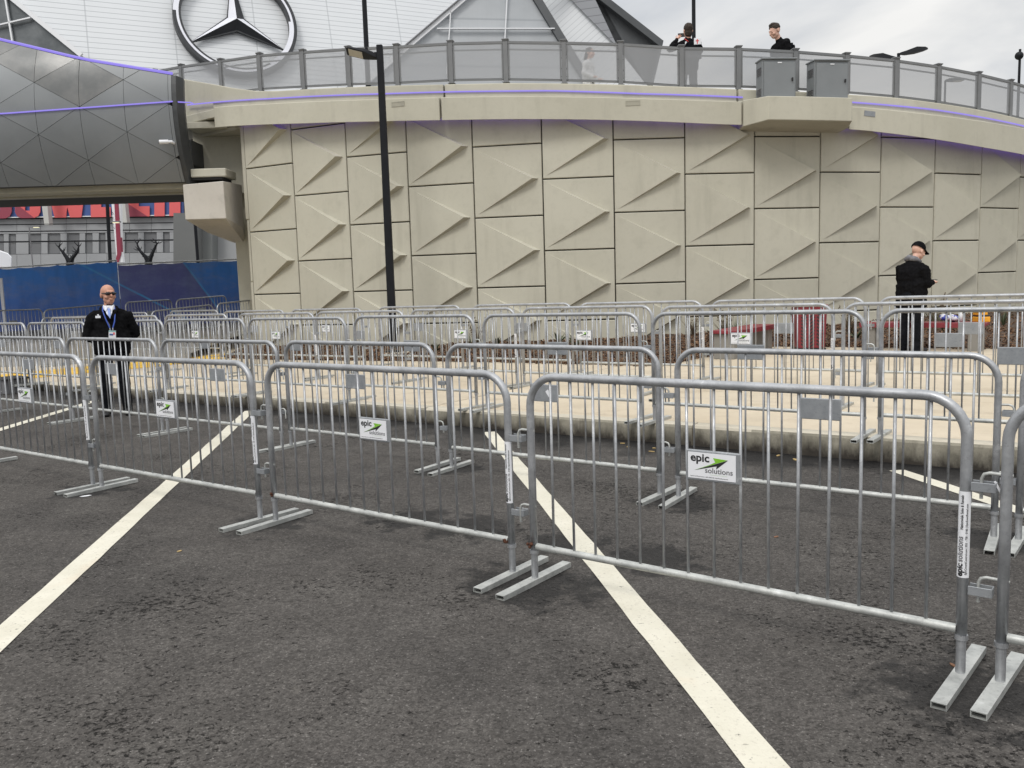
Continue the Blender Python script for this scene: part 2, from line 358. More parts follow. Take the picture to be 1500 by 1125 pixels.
# plaza base and slabs
pz = sheet('plaza', [tuple(kp(-32, .15).xy), tuple(kp(14, .15).xy), (30, 20), (30, 60), (-60, 60), (-45, 30)], zp, M_JOINT, -.012)
def slab(c, parent):     # four plan corners
    bm = bmesh.new(); cx = sum(p.x for p in c) / 4; cy = sum(p.y for p in c) / 4; dz = random.uniform(-.001, .002)
    pts = []
    for p in c:
        q = Vector((cx, cy, 0)) + (p - Vector((cx, cy, 0))) * 1.0; v = (Vector((cx, cy, 0)) - q).normalized() * .014; q = q + v
        pts.append(Vector((q.x, q.y, zp(q.x, q.y) + dz - .05)))
    prism(bm, pts, (0, 0, .05)); finish('paving_slab', bm, M_PLAZA, parent, bevel=.004)
ss = [-19.5, -13.3, -7.1, -1.15, 5.05, 11.3]
for j, (d0, d1) in enumerate(((.165, 2.35), (2.35, 4.75), (4.75, 7.3), (7.3, 10.5))):
    st = ss if j < 1 else [s + (0 if j % 2 == 0 else 0) for s in ss]
    for s0, s1 in zip(st, st[1:]):
        slab([kp(s0, d0), kp(s1, d0), kp(s1, d1), kp(s0, d1)], pz)
# parking lines
def stripe(name, pts, label, wd=.135):
    P = []; a = Vector(pts[0] + (0,)); b = Vector(pts[1] + (0,)); d = (b - a).normalized(); n = Vector((-d.y, d.x, 0)) * wd / 2
    k = 40; L = []; R_ = []
    for i in range(k + 1):
        c = a + (b - a) * i / k
        L.append(c + n * (1 + random.uniform(-.05, .05))); R_.append(c - n * (1 + random.uniform(-.05, .05)))
    vs = [(p.x, p.y, za(p.x, p.y) + .004) for p in L + R_]
    o = mesh(name, vs, [(i, i + 1, k + 2 + i, k + 1 + i) for i in range(k)], M_PAINT)
    return tag(o, kind='structure')
stripe('painted_line', ((.98, 1.0), (-.262, 9.2)), '')
stripe('painted_line', ((-2.0, 1.62), (-3.58, 11.52)), '')
stripe('painted_line', ((3.95, 1.2), (3.075, 6.74)), '')
stripe('painted_line', ((-6.08, 8.2), (-6.50, 13.2)), '')

# mulch bed
bed_front = [(-7.0, 19.6), (-5.1, 18.2), (-.6, 15.65), (2.35, 13.55), (3.05, 14.4), (4.85, 16.5), (8.3, 14.0), (11.5, 11.7), (15, 9.3)]
def wall_y(x):
    s = (x - WCX) / (WR + .02); s = max(-.98, min(.98, s)); return WCY - (WR + .02) * math.sqrt(1 - s * s)
def bedtop(x): return interp([(-8, .14), (-3, .16), (3, .26), (6, .36), (12, .5)], x)
def bedz(x, y):
    # front edge height at this x
    yf = interp([(p[0], p[1]) for p in bed_front], x); yb = wall_y(x)
    t = max(0, min(1, (y - yf) / max(.3, yb - yf)))
    return zp(x, y) + .012 + (bedtop(x) - zp(x, y)) * (t ** .7) + .05 * noise.noise(Vector((x * 1.6, y * 1.6, 3))) * min(1, 5 * t)
bm = bmesh.new(); nx, ny = 110, 14; G = []
for i in range(nx + 1):
    x = -6.6 + (15 - -6.6) * i / nx; yf = interp([(p[0], p[1]) for p in bed_front], x); yb = wall_y(x) + .1; row = []
    for j in range(ny + 1):
        y = yf + (yb - yf) * j / ny; row.append(bm.verts.new((x, y, bedz(x, y) if j else zp(x, y) - .02)))
    G.append(row)
for i in range(nx):
    for j in range(ny): bm.faces.new((G[i][j], G[i + 1][j], G[i + 1][j + 1], G[i][j + 1]))
tag(finish('planting_bed', bm, M_SOIL, smooth=True), kind='structure')
def make_mulch():
    m = mat('bark_mulch', (.13, .07, .04), .95, spec=.2); t = m.node_tree; b = t.nodes['Principled BSDF']
    p = N(t, 'ShaderNodeNewGeometry').outputs['Position']
    r = N(t, 'ShaderNodeValToRGB'); e = r.color_ramp.elements; e[0].position = .3; e[1].position = .7; e[0].color = (.028, .014, .009, 1); e[1].color = (.25, .155, .095, 1)
    x = r.color_ramp.elements.new(.5); x.color = (.115, .06, .034, 1)
    v = N(t, 'ShaderNodeTexVoronoi'); v.inputs['Scale'].default_value = 30; t.links.new(p, v.inputs['Vector'])
    q = N(t, 'ShaderNodeSeparateColor'); t.links.new(v.outputs['Color'], q.inputs[0]); t.links.new(q.outputs[0], r.inputs[0])
    t.links.new(r.outputs[0], b.inputs['Base Color']); return m
M_MULCH = make_mulch()
vs, fs = [], []
for k in range(15000):
    x = random.uniform(-6.4, 12.5); yf = interp([(p[0], p[1]) for p in bed_front], x); yb = wall_y(x)
    y = yf + (yb - yf) * (random.random() ** 1.3) + random.uniform(-.05, .02); l, wd, h = random.uniform(.014, .052), random.uniform(.005, .014), random.uniform(.003, .008)
    Mx = Matrix.Translation((x, y, bedz(x, y) + random.uniform(0, .02))) @ Matrix.Rotation(random.uniform(0, pi), 4, 'Z') @ Matrix.Rotation(random.uniform(-.7, .7), 4, 'Y') @ Matrix.Rotation(random.uniform(-.4, .4), 4, 'X')
    i0 = len(vs)
    for sx in (-1, 1):
        for sy in (-1, 1):
            for sz in (-1, 1): vs.append(tuple(Mx @ Vector((sx * l, sy * wd * random.uniform(.6, 1), sz * h))))
    for f in ((0, 1, 3, 2), (4, 6, 7, 5), (0, 4, 5, 1), (2, 3, 7, 6), (0, 2, 6, 4), (1, 5, 7, 3)): fs.append(tuple(i0 + q for q in f))
tag(mesh('mulch', vs, fs, M_MULCH), 'loose brown bark mulch spread over the planting bed below the wall', 'mulch', kind='stuff')

# yellow tactile paving at the far left
yl = [onplaza(-40, 566), onplaza(0, 559), onplaza(110, 548), onplaza(220, 538), onplaza(300, 529), onplaza(362, 521)]
yr = [onplaza(-40, 556), onplaza(0, 549.5), onplaza(110, 538.5), onplaza(220, 529), onplaza(300, 521.5), onplaza(362, 515)]
tp = thing('tactile_paving', 'strip of yellow warning paving crossing the plaza behind the guard', 'tactile paving')
for i in range(5):
    n = 3
    for k in range(n):
        a = yl[i].lerp(yl[i + 1], k / n + .01); b = yl[i].lerp(yl[i + 1], (k + 1) / n - .01); c = yr[i].lerp(yr[i + 1], (k + 1) / n - .01); d = yr[i].lerp(yr[i + 1], k / n + .01)
        bm = bmesh.new(); prism(bm, [Vector((p.x, p.y, zp(p.x, p.y))) for p in (a, b, c, d)], (0, 0, .01))
        for u in range(6):
            for v in range(6):
                p = a.lerp(b, (u + .5) / 6).lerp(d.lerp(c, (u + .5) / 6), (v + .5) / 6); cyl(bm, (p.x, p.y, zp(p.x, p.y) + .005), (p.x, p.y, zp(p.x, p.y) + .016), .035, .022, 6)
        finish('tactile_tile', bm, M_YEL, tp)
def zf(x, y): return max(.02, min(.06 * (y - 18.5) + .018 * (x + 12), .6)) + .005
bm = bmesh.new(); G = [[bm.verts.new((x, y, zf(x, y) if y > 19.3 else -.05)) for x in (-34, -22, -14, -12, -10, -8, -7.3)] for y in (19.2, 19.4, 22, 25, 29, 60)]
for i in range(5):
    for j in range(6): bm.faces.new((G[i][j], G[i][j + 1], G[i + 1][j + 1], G[i + 1][j]))
tag(finish('road', bm, noisy('grey_road', (.2, .19, .17), (.28, .265, .24), 1.2, .9, obj=False)), kind='structure')

# ------------------------------------------------------------------ the curved retaining wall
cop_bot = [(-0.5846, 5.482), (-0.5363, 5.415), (-0.4248, 5.241), (-0.3297, 5.111), (-0.244, 5.011), (-0.1638, 4.933), (-0.0866, 4.851), (-0.0104, 4.762), (0.0666, 4.665), (0.2427, 4.54), (0.3512, 4.38), (0.4253, 4.262), (0.5091, 4.157)]
cop_top = [(-0.5818, 5.958), (-0.4758, 5.793), (-0.423, 5.718), (-0.3283, 5.587), (-0.2429, 5.491), (-0.163, 5.406), (-0.0861, 5.313), (-0.0101, 5.223), (0.0667, 5.142), (0.2422, 5.024), (0.3438, 4.919), (0.5069, 4.767)]
par_top = [(-0.6886, 7.02), (-0.6051, 6.623), (-0.56, 6.40), (-0.5141, 6.21), (-0.48, 6.14), (-0.4342, 6.075), (-0.3358, 5.943), (-0.2475, 5.83), (-0.1651, 5.745), (-0.0858, 5.648), (-0.0074, 5.556), (0.0719, 5.468), (0.0961, 5.443), (0.2335, 5.354), (0.3005, 5.323), (0.3669, 5.254), (0.4373, 5.178), (0.5037, 5.098)]
led_z = [(-0.6487, 6.238), (-0.5482, 6.079), (-0.4875, 5.978), (-0.323, 5.749), (-0.1649, 5.572), (-0.1196, 5.529), (-0.0158, 5.383), (0.1114, 5.259), (0.2474, 5.177), (0.3577, 5.096), (0.5305, 4.9)]
wall = thing('retaining_wall', 'tall curved beige concrete wall of cast triangle panels carrying the upper deck', 'wall', (WCX, WCY - WR, 0))
woff = wall.location.copy()
def W(name, bm, mt, parent=wall, **k):
    if parent is wall: bmesh.ops.translate(bm, verts=bm.verts, vec=-woff)
    return finish(name, bm, mt, parent, **k)
NC = 19
# dark backing behind the joints
bm = bmesh.new(); rings = []
for i in range(NC * 4 + 1):
    a = A0 + i * DA / 4; zt = interp(cop_bot, a) + .2
    rings.append([wp(a, WR - .07, -.3), wp(a, WR - .07, zt), wp(a, WR - .35, zt), wp(a, WR - .35, -.3)])
loft(bm, rings); W('wall_backing', bm, M_WALLD)
HPX = 1.524
def wall_panel(col, k, plain=False):
    ac = A0 + (col + .5) * DA; c = wp(ac, WR * math.cos(DA / 2), 0); ex = Vector((math.cos(ac), math.sin(ac), 0)); en = Vector((math.sin(ac), -math.cos(ac), 0))
    w = 2 * WR * math.sin(DA / 2); g = .0135; z0 = WZ0 + k * HPX; z1 = z0 + HPX
    ztop = max(interp(cop_bot, ac - DA / 2), interp(cop_bot, ac + DA / 2)) + .12
    def P(u, v, n): return c + ex * (u * w - w / 2) + en * n + Vector((0, 0, z0 + v * HPX))
    bm = bmesh.new(); ug, vg = g / w, g / HPX
    jog = random.uniform(-.003, .004)
    vs = bx(bm, .5, .5, 0, 1 - 2 * ug, 1 - 2 * vg, 1)
    for v in vs:
        u, q, n = v.co; v.co = P(u, q, -.075 if n < 0 else jog)
    bmesh.ops.recalc_face_normals(bm, faces=bm.faces[:])
    bmesh.ops.bevel(bm, geom=[e for e in bm.edges if all((v.co - c).dot(en) > -.05 for v in e.verts)], offset=.012, segments=1, affect='EDGES')
    if not plain:
        m0 = .03; h = .145
        A = P(m0, 1 - m0 - .005, jog - .002); B = P(m0, m0 + .005, jog - .002); T = P(.868, .515, h + jog); T2 = P(.94, .515, jog - .002)
        bk = [P(m0 + .03, .9, -.04), P(m0 + .03, .1, -.04)]
        va, vb, vt, vt2 = (bm.verts.new(p) for p in (A, B, T, T2))
        for f in ((va, vb, vt), (vb, vt2, vt), (va, vt, vt2), (va, vt2, vb)): bm.faces.new(f)
        # small cut tip
    bmesh.ops.recalc_face_normals(bm, faces=bm.faces[:])
    if z1 > ztop:
        bmesh.ops.bisect_plane(bm, geom=bm.verts[:] + bm.edges[:] + bm.faces[:], plane_co=(0, 0, ztop), plane_no=(0, 0, 1), clear_outer=True)
    W('wall_panel', bm, M_WALL)
for col in range(NC):
    odd = col % 2
    ac = A0 + (col + .5) * DA; ct = max(interp(cop_bot, ac - DA / 2), interp(cop_bot, ac + DA / 2)) + .05
    for k in range(-2, 5):
        kk = k + (.5 if odd else 0); z0 = WZ0 + kk * HPX
        if z0 > ct or z0 + HPX < -.1: continue
        plain = (z0 + HPX - ct) > .80
        wall_panel(col, kk, plain)
# coping and parapet, in cast lengths
def arc_part(name, a_0, a_1, sec, mt=M_WALL2, bevel=.01):
    n = max(2, int(abs(a_1 - a_0) / .02)); bm = bmesh.new()
    loft(bm, [[wp(a, r, z) for r, z in sec(a)] for a in (a_0 + (a_1 - a_0) * i / n for i in range(n + 1))])
    return W(name, bm, mt, bevel=bevel)
cb = lambda a: interp(cop_bot, a); ctp = lambda a: interp(cop_top, a); pt = lambda a: interp(par_top, a)
e = .0012
AL = -.5835
for s0, s1 in ((AL, -.2475), (-.2475, .0966), (.2256, .62), (.62, 1.0)):
    arc_part('coping', s0 + e, s1 - e, lambda a: [(WR + .35, cb(a)), (WR + .35, ctp(a)), (WR + .06, ctp(a) + .03), (WR - .3, ctp(a)), (WR - .3, cb(a) + .19), (WR + .06, cb(a) + .16)])
for s0, s1 in ((-.6051, -.2475), (-.2475, .0966), (.0966, .2256), (.2256, .62), (.62, 1.0)):
    arc_part('parapet', s0 + e, s1 - e, lambda a: [(WR + .05, ctp(a) + .01), (WR + .05, pt(a) - .012), (WR + .038, pt(a)), (WR - .26, pt(a) + .008), (WR - .28, pt(a) - .01), (WR - .28, ctp(a) + .01)])
arc_part('parapet', -.70, -.6051 - e, lambda a: [(WR + .0, ctp(-.6) + .02), (WR + .0, pt(a) - .012), (WR - .01, pt(a)), (WR - .26, pt(a)), (WR - .28, pt(a) - .01), (WR - .28, ctp(-.6) + .02)])
arc_part('coping', -.70, -.5835 - e, lambda a: [(WR + .12, ctp(-.6) - .2), (WR + .12, ctp(-.6)), (WR - .3, ctp(-.6) + .018), (WR - .3, ctp(-.6) - .2)])
# widened bay for the cabinets
bm = bmesh.new(); sec = []
def bay(r): return [(WR + r, 4.60 + (.06 if r > .5 else 0)), (WR + r, 5.135), (WR - .05, 5.135), (WR - .05, 4.56)]
loft(bm, [[wp(a, r, z - .28 * (a - .15)) for r, z in bay(rr)] for a, rr in ((.0972, .353), (.1165, .78), (.135, .78), (.155, .78), (.18, .78), (.2144, .78), (.225, .353))])
W('cabinet_ledge', bm, M_WALL2, bevel=.012)
# recessed plates
for px, py, r in ((583, 152.5, .352), (927, 151, .352)):
    p = oncyl(px, py, WR + r); a = math.atan2(p.x - WCX, WCY - p.y); bm = bmesh.new(); Mx = Matrix.Translation(p - woff) @ Matrix.Rotation(a, 4, 'Z')
    for c, s in (((0, 0, .045), (.30, .012, .012)), ((0, 0, -.045), (.30, .012, .012)), ((-.145, 0, 0), (.012, .012, .1)), ((.145, 0, 0), (.012, .012, .1)), ((0, .002, 0), (.28, .008, .09))): bx(bm, *c, *s, M=Mx)
    finish('junction_plate', bm, concrete('plate_concrete', (.36, .345, .28), (.40, .385, .32)), wall)
for px, py, r in ((1274, 166.5, .352),):
    p = oncyl(px, py, WR + r); a = math.atan2(p.x - WCX, WCY - p.y)
    bm = bmesh.new(); bx(bm, 0, 0, 0, .27, .012, .11, M=Matrix.Translation(p - woff) @ Matrix.Rotation(a, 4, 'Z') @ Matrix.Rotation(.08, 4, 'Y')); finish('junction_plate', bm, M_GALVD, wall)
# LED lines on the parapet, and the downlight under the coping
for s0, s1 in ((-.66, .1020), (.228, .9)):
    bm = bmesh.new(); n = 50; tube(bm, [wp(a, WR + .075, interp(led_z, a)) for a in (s0 + (s1 - s0) * i / n for i in range(n + 1))], .0155, 8); W('led_strip', bm, M_LED, smooth=True)
for s0, s1 in ((-.555, .9),):
    bm = bmesh.new(); n = 90; tube(bm, [wp(a, WR + .085, cb(a) + .128) for a in (s0 + (s1 - s0) * i / n for i in range(n + 1))], .016, 6); W('downlight_strip', bm, M_LED2)
# end return of the wall
pe = wp(A0, WR, 0); ae = A0 - .006
bm = bmesh.new(); ex = Vector((math.cos(ae), math.sin(ae), 0)); en = Vector((math.sin(ae), -math.cos(ae), 0))
for z0, z1, wd in ((3.27, 5.6, .115), (1.75, 3.25, .075), (-.2, 1.73, .085)):
    bx(bm, 0, 0, (z0 + z1) / 2, wd, .5, z1 - z0, M=Matrix.Translation(pe - ex * (wd / 2 + .02) - en * .27) @ Matrix.Rotation(ae, 4, 'Z'))
W('wall_return', bm, M_WALL, bevel=.01)
bm = bmesh.new(); bx(bm, 0, 0, 2.7, .2, 3.0, 5.6, M=Matrix.Translation(pe - ex * .0 - en * 2.1) @ Matrix.Rotation(ae, 4, 'Z')); W('wall_return', bm, M_WALL)
# deck slab behind the parapet
bm = bmesh.new(); rings = []
for i in range(50):
    a = -.75 + 1.75 * i / 49; z = pt(max(a, -.5)) - .28
    rings.append([wp(a, WR - .25, z), wp(a, WR - 9, z), wp(a, WR - 9, z - .4), wp(a, WR - .25, z - .4)])
loft(bm, rings); dk = finish('deck_slab', bm, concrete('deck_concrete', (.40, .38, .32), (.46, .44, .37))); tag(dk, kind='structure')
def deckz(a): return pt(max(a, -.5)) - .28

# fence on the deck edge
fence = thing('deck_fence', 'grey post and perforated screen fence along the curved deck edge', 'fence', wp(0, WR - .1, 5.6)); foff = fence.location.copy()
ftop = [(-.684, 7.37), (-.592, 7.215), (-0.5168, 7.133), (-0.4445, 7.018), (-0.3081, 6.827), (-0.2388, 6.771), (-0.1722, 6.697), (-0.1038, 6.601), (-0.038, 6.515), (0.0326, 6.394), (0.1008, 6.366), (0.171, 6.319), (0.2384, 6.265), (0.3085, 6.215), (0.3764, 6.15), (0.4475, 6.07), (0.5145, 5.994)]
fa = [-.84, -.762, -.684, -.592, -.517, -.4447, -.3757, -.3093, -.24, -.173, -.1043, -.0384, .0325, .1004, .171, .2384, .309, .376, .448, .515, .585, .655, .725, .8]
def fpart(name, bm, mt, **k): bmesh.ops.translate(bm, verts=bm.verts, vec=-foff); return finish(name, bm, mt, fence, **k)
FR = WR - .10
for a in fa:
    zt = interp(ftop, a); bm = bmesh.new(); Mx = Matrix.Translation(wp(a, FR, zt)) @ Matrix.Rotation(a, 4, 'Z')
    bx(bm, 0, 0, -.47, .10, .09, .90, M=Mx); bx(bm, 0, 0, -.015, .15, .14, .022, M=Mx); bx(bm, 0, 0, -.035, .125, .115, .022, M=Mx)
    bx(bm, 0, 0, -.905, .145, .14, .014, M=Mx)
    fpart('post', bm, M_GREY, bevel=.004)
for a, b in zip(fa, fa[1:]):
    za_, zb_ = interp(ftop, a), interp(ftop, b); pa, pb = wp(a, FR, za_), wp(b, FR, zb_); d = (pb - pa); dn = Vector((d.x, d.y, 0)).normalized(); nn = Vector((dn.y, -dn.x, 0))
    A = pa + dn * .05 + d.normalized() * 0; B = pb - dn * .05; A.z = za_ + (zb_ - za_) * .04; B.z = zb_ - (zb_ - za_) * .04
    def bar(z, th, dp, name, off=0, sh=0):
        bm = bmesh.new(); q = [A + dn * sh + Vector((0, 0, z - th / 2)), B - dn * sh + Vector((0, 0, z - th / 2)), B - dn * sh + Vector((0, 0, z + th / 2)), A + dn * sh + Vector((0, 0, z + th / 2))]
        prism(bm, [v - nn * dp / 2 + nn * off for v in q], nn * dp); fpart(name, bm, M_GREY)
    bar(-.075, .05, .07, 'rail'); bar(-.205, .028, .03, 'rail', -.05); bar(-.835, .045, .03, 'rail')
    # screen with its frame
    q0 = A + dn * .035; q1 = B - dn * .035
    bm = bmesh.new(); prism(bm, [q0 + Vector((0, 0, -.815)) + nn * .02, q1 + Vector((0, 0, -.815)) + nn * .02, q1 + Vector((0, 0, -.10)) + nn * .02, q0 + Vector((0, 0, -.10)) + nn * .02], nn * .004)
    # a screen is one sheet: keep a single face so light passes it once
    bmesh.ops.delete(bm, geom=[f for f in bm.faces if f.calc_area() < .2], context='FACES_ONLY'); fs_ = sorted(bm.faces, key=lambda f: -f.normal.dot(nn)); bmesh.ops.delete(bm, geom=fs_[1:], context='FACES')
    fpart('screen', bm, M_MESH)
    for q, sg in ((q0, -1), (q1, 1)):
        bm = bmesh.new(); prism(bm, [q + Vector((0, 0, -.83)), q + dn * sg * .028 + Vector((0, 0, -.83)), q + dn * sg * .028 + Vector((0, 0, -.10)), q + Vector((0, 0, -.10))], nn * .03)
        for z in (-.16, -.38, -.6, -.76): bx(bm, *(q + dn * sg * .02 + nn * .012 + Vector((0, 0, z))), .05, .02, .022)
        fpart('screen_clamp', bm, M_GREY)

# cabinets on the ledge
def cabinet(px0, px1, label):
    a0_ = oncyl(px0, 142, WR + .55); a1_ = oncyl(px1, 144, WR + .55); c = (a0_ + a1_) / 2; wd = (Vector((a1_.x, a1_.y, 0)) - Vector((a0_.x, a0_.y, 0))).length; a = math.atan2(c.x - WCX, WCY - c.y)
    t = thing('utility_cabinet', label, 'cabinet', (c.x, c.y, 5.12 - .28 * (a - .15)), (0, 0, a - .04), 'utility cabinets on the deck ledge')
    H = .80; D = .34
    box('body', (0, .1, H / 2), (wd, D, H - .03), M_GREY2, t, bevel=.008)
    box('lid', (0, .09, H - .005), (wd + .04, D + .06, .03), M_GREY2, t, bevel=.006)
    box('door', (.0, -D / 2 + .085, H / 2 - .02), (wd - .06, .02, H - .1), M_GREY2, t, bevel=.004)
    box('handle', (wd / 2 - .09, -D / 2 + .06, H * .47), (.025, .05, .07), M_INK, t, bevel=.006)
    box('name_plate', (.0, -D / 2 + .07, H - .09), (.09, .006, .02), M_WHITE, t)
    for zz in list(range(5)):
        for z in (.08 + zz * .033, .50 + zz * .033):
            bm = bmesh.new(); bx(bm, -wd / 2 - .006, .1, z, .022, .22, .012, M=Matrix()); finish('louvre', bm, M_INKG, t)
    return t
cabinet(1115, 1163, 'left of the two grey utility cabinets on the deck ledge, below the hooded man')
cabinet(1191, 1239, 'right of the two grey utility cabinets on the deck ledge, clear of any person')

# ------------------------------------------------------------------ bridge with dark cladding and its abutment
bridge = thing('footbridge', 'footbridge faced with dark curved diamond cladding and violet light lines', 'bridge', (-12, 21, 4.2)); boff = bridge.location.copy()
def B(name, bm, mt, **k): bmesh.ops.translate(bm, verts=bm.verts, vec=-boff); return finish(name, bm, mt, bridge, **k)
def fy(x, z): return 20.78 + .16 * (z - 5.9) ** 2
xr = -7.78
def ztop(x): return interp([(-20, 10.2), (-16, 8.85), (-11.95, 7.66), (-9.9, 7.08), (-7.79, 6.66)], x)
zbot = 4.18
def clip(poly, f):
    o = []
    for i in range(len(poly)):
        a, b = poly[i], poly[(i + 1) % len(poly)]; fa_, fb = f(*a), f(*b)
        if fa_ >= 0: o.append(a)
        if (fa_ >= 0) != (fb >= 0): s = fa_ / (fa_ - fb); o.append((a[0] + (b[0] - a[0]) * s, a[1] + (b[1] - a[1]) * s))
    return o
M_FAIRW = noisy('smoked_glazing', (.14, .145, .145), (.21, .21, .205), 1.6, .22, .3, obj=False)
cs, rs = 1.05, 1.20
for i in range(-10, 4):
    xc = -9.98 + i * cs
    for j in range(-2, 6):
      zc = 5.94 + j * rs + (0 if i % 2 else rs / 2)
      dia = [(xc - cs, zc), (xc, zc - rs / 2), (xc + cs, zc), (xc, zc + rs / 2)]
      g = .992; dia = [(xc + (x - xc) * g, zc + (z - zc) * g) for x, z in dia]
      for side in (-1, 1):
        p = clip(dia, lambda x, z: side * (x - xc) - .0045)
        if len(p) > 2: p = clip(p, lambda x, z: ztop(x) - .05 - z)
        if len(p) > 2: p = clip(p, lambda x, z: z - zbot - .02)
        if len(p) > 2: p = clip(p, lambda x, z: xr - .02 - x)
        if len(p) > 2: p = clip(p, lambda x, z: x + 19.5)
        if len(p) < 3: continue
        bm = bmesh.new(); f = bm.faces.new([bm.verts.new((x, 0, z)) for x, z in p])
        if f.calc_area() < .02: bm.free(); continue
        bmesh.ops.triangulate(bm, faces=bm.faces[:]); bmesh.ops.subdivide_edges(bm, edges=bm.edges[:], cuts=3, use_grid_fill=True)
        for v in bm.verts: v.co.y = fy(v.co.x, v.co.z)
        bmesh.ops.recalc_face_normals(bm, faces=bm.faces[:])
        if sum((f.normal.y for f in bm.faces)) > 0: bmesh.ops.reverse_faces(bm, faces=bm.faces[:])
        tx, tz = random.uniform(-.006, .006), random.uniform(-.006, .006)
        for v in bm.verts: v.co.y += (v.co.x - xc) * tx + (v.co.z - zc) * tz
        edge = bmesh.ops.extrude_face_region(bm, geom=bm.faces[:])
        for v in [x for x in edge['geom'] if isinstance(x, bmesh.types.BMVert)]: v.co.y -= .03
        bmesh.ops.recalc_face_normals(bm, faces=bm.faces[:])
        B('cladding_panel', bm, M_FAIRW if (zc > ztop(xc) - .75 and xc < -9.3) else M_FAIR, smooth=.5)
bm = bmesh.new(); G = []
for i in range(24):
    x = -19.5 + (xr + 19.5) * i / 23; G.append([bm.verts.new((x, fy(x, z) + .05, z)) for z in (zbot + (ztop(x) - .02 - zbot) * j / 14 for j in range(15))])
for i in range(23):
    for j in range(14): bm.faces.new((G[i][j], G[i + 1][j], G[i + 1][j + 1], G[i][j + 1]))
B('cladding_backing', bm, M_FAIRB, smooth=True)
bm = bmesh.new(); tube(bm, [(x, fy(x, ztop(x)) - .02, ztop(x)) for x in (-19.5 + (xr + 19.5) * i / 24 for i in range(25))], .032, 8); B('led_strip', bm, M_LED, smooth=True)
bm = bmesh.new(); LZ = [(-19.5, 5.70), (-11.89, 5.83), (-7.85, 5.99)]
tube(bm, [(x, fy(x, interp(LZ, x)) - .055, interp(LZ, x)) for x in (-19.5 + (xr + 19.5) * i / 24 for i in range(25))] + [(xr + .14, 20.8, 5.99), (xr + .22, 21.3, 6.08), (-7.80, 22.20, 6.235)], .016, 6); B('led_strip', bm, M_LED, smooth=True)
bm = bmesh.new(); rings = []                       # end trim
for i in range(13):
    z = zbot - .02 + (6.62 - zbot) * i / 12; y = fy(xr, z); rings.append([(xr, y - .06, z), (xr + .10, y - .06, z), (xr + .16, y + .25, z), (xr + .10, y + .5, z), (xr, y + .3, z)])
loft(bm, rings); B('end_trim', bm, noisy('dark_trim', (.05, .053, .055), (.07, .073, .075), 3, .45, .3))
for nm, c, s, mt in (('soffit_panel', (-13.6, 22.6, 4.29), (11.6, 1.5, .16), M_WALL2), ('edge_beam', (-13.6, 21.75, 4.17), (11.6, .3, .16), M_WALL2), ('edge_beam', (-13.6, 23.5, 4.28), (11.6, .3, .22), M_WALL2), ('deck_beam', (-13.6, 26.4, 4.62), (11.6, 2.9, .4), mat('deck_underside', (.02, .02, .018), .9)), ('bridge_deck', (-13.6, 24.8, 5.0), (11.6, 6, .6), M_FAIRB)):
    bm = bmesh.new(); bx(bm, *c, *s); B(nm, bm, mt, bevel=.01)
# CCTV camera on the cladding
t = thing('security_camera', 'white bullet security camera on the dark cladding by the bridge end', 'camera', (-8.02, 20.86, 5.08), (0, 0, 0))
bm = bmesh.new(); cyl(bm, (-.13, -.16, -.01), (.06, -.1, .0), .05, .05, 12); finish('housing', bm, M_WHITE, t, smooth=.6)
bm = bmesh.new(); cyl(bm, (.06, -.10, 0), (.16, -.08, 0), .035, .03, 10); cyl(bm, (.12, -.08, 0), (.16, .05, -.02), .03, .04, 10); finish('bracket', bm, M_WHITE, t, smooth=.6)
bm = bmesh.new(); cyl(bm, (-.136, -.162, -.01), (-.129, -.160, -.01), .038, .038, 12); finish('lens', bm, M_INK, t)

abut = thing('bridge_abutment', 'beige concrete abutment with bearing corbel under the bridge end', 'abutment', (-7.5, 22, 0)); aoff = abut.location.copy()
def A_(name, bm, mt, **k): bmesh.ops.translate(bm, verts=bm.verts, vec=-aoff); return finish(name, bm, mt, abut, **k)
bm = bmesh.new()
tl, tr_ = (-8.12, 20.95), (-7.12, 20.75)
P8 = [(-7.76, 20.95, 4.10), (-6.72, 20.75, 4.13), (-6.75, 22.3, 4.22), (-7.9, 22.3, 4.15), (-7.76, 20.95, 3.27), (-6.71, 20.75, 3.25), (-6.80, 22.3, 3.14), (-7.75, 22.4, 3.05)]
v = [bm.verts.new(p) for p in P8]
for f in ((0, 1, 2, 3), (0, 4, 5, 1), (1, 5, 6, 2), (3, 7, 4, 0)): bm.faces.new([v[i] for i in f])
a1_ = bm.verts.new((-7.0, 23.0, 2.80)); a2_ = bm.verts.new((-7.27, 23.0, 2.80))
bm.faces.new((v[4], v[7], a2_, a1_, v[6], v[5])); bm.faces.new((v[2], v[6], a1_)); bm.faces.new((v[3], a2_, v[7])); bm.faces.new((v[2], a1_, a2_, v[3]))
bmesh.ops.recalc_face_normals(bm, faces=bm.faces[:]); A_('corbel', bm, concrete('corbel_concrete', (.50, .47, .42), (.56, .53, .48)), bevel=.012)
bm = bmesh.new(); bx(bm, -7.3, 22.9, 5.1, 1.5, .5, 2.1); A_('back_wall', bm, M_WALL, bevel=.01)
bm = bmesh.new(); bx(bm, -7.22, 21.6, 4.40, .86, .8, .2); A_('bearing_ledge', bm, M_WALL, bevel=.02)
bm = bmesh.new(); bx(bm, -7.3, 21.6, 4.27, .8, .7, .06); A_('bearing_pad', bm, M_DARK)
bm = bmesh.new(); bx(bm, -6.9, 23.3, 2.3, .6, .8, 5); A_('pier', bm, M_WALL, bevel=.01)
bm = bmesh.new(); bx(bm, -7.4, 22.4, 5.66, 1.0, 1.0, .16); A_('cross_beam', bm, M_WALL, bevel=.01)

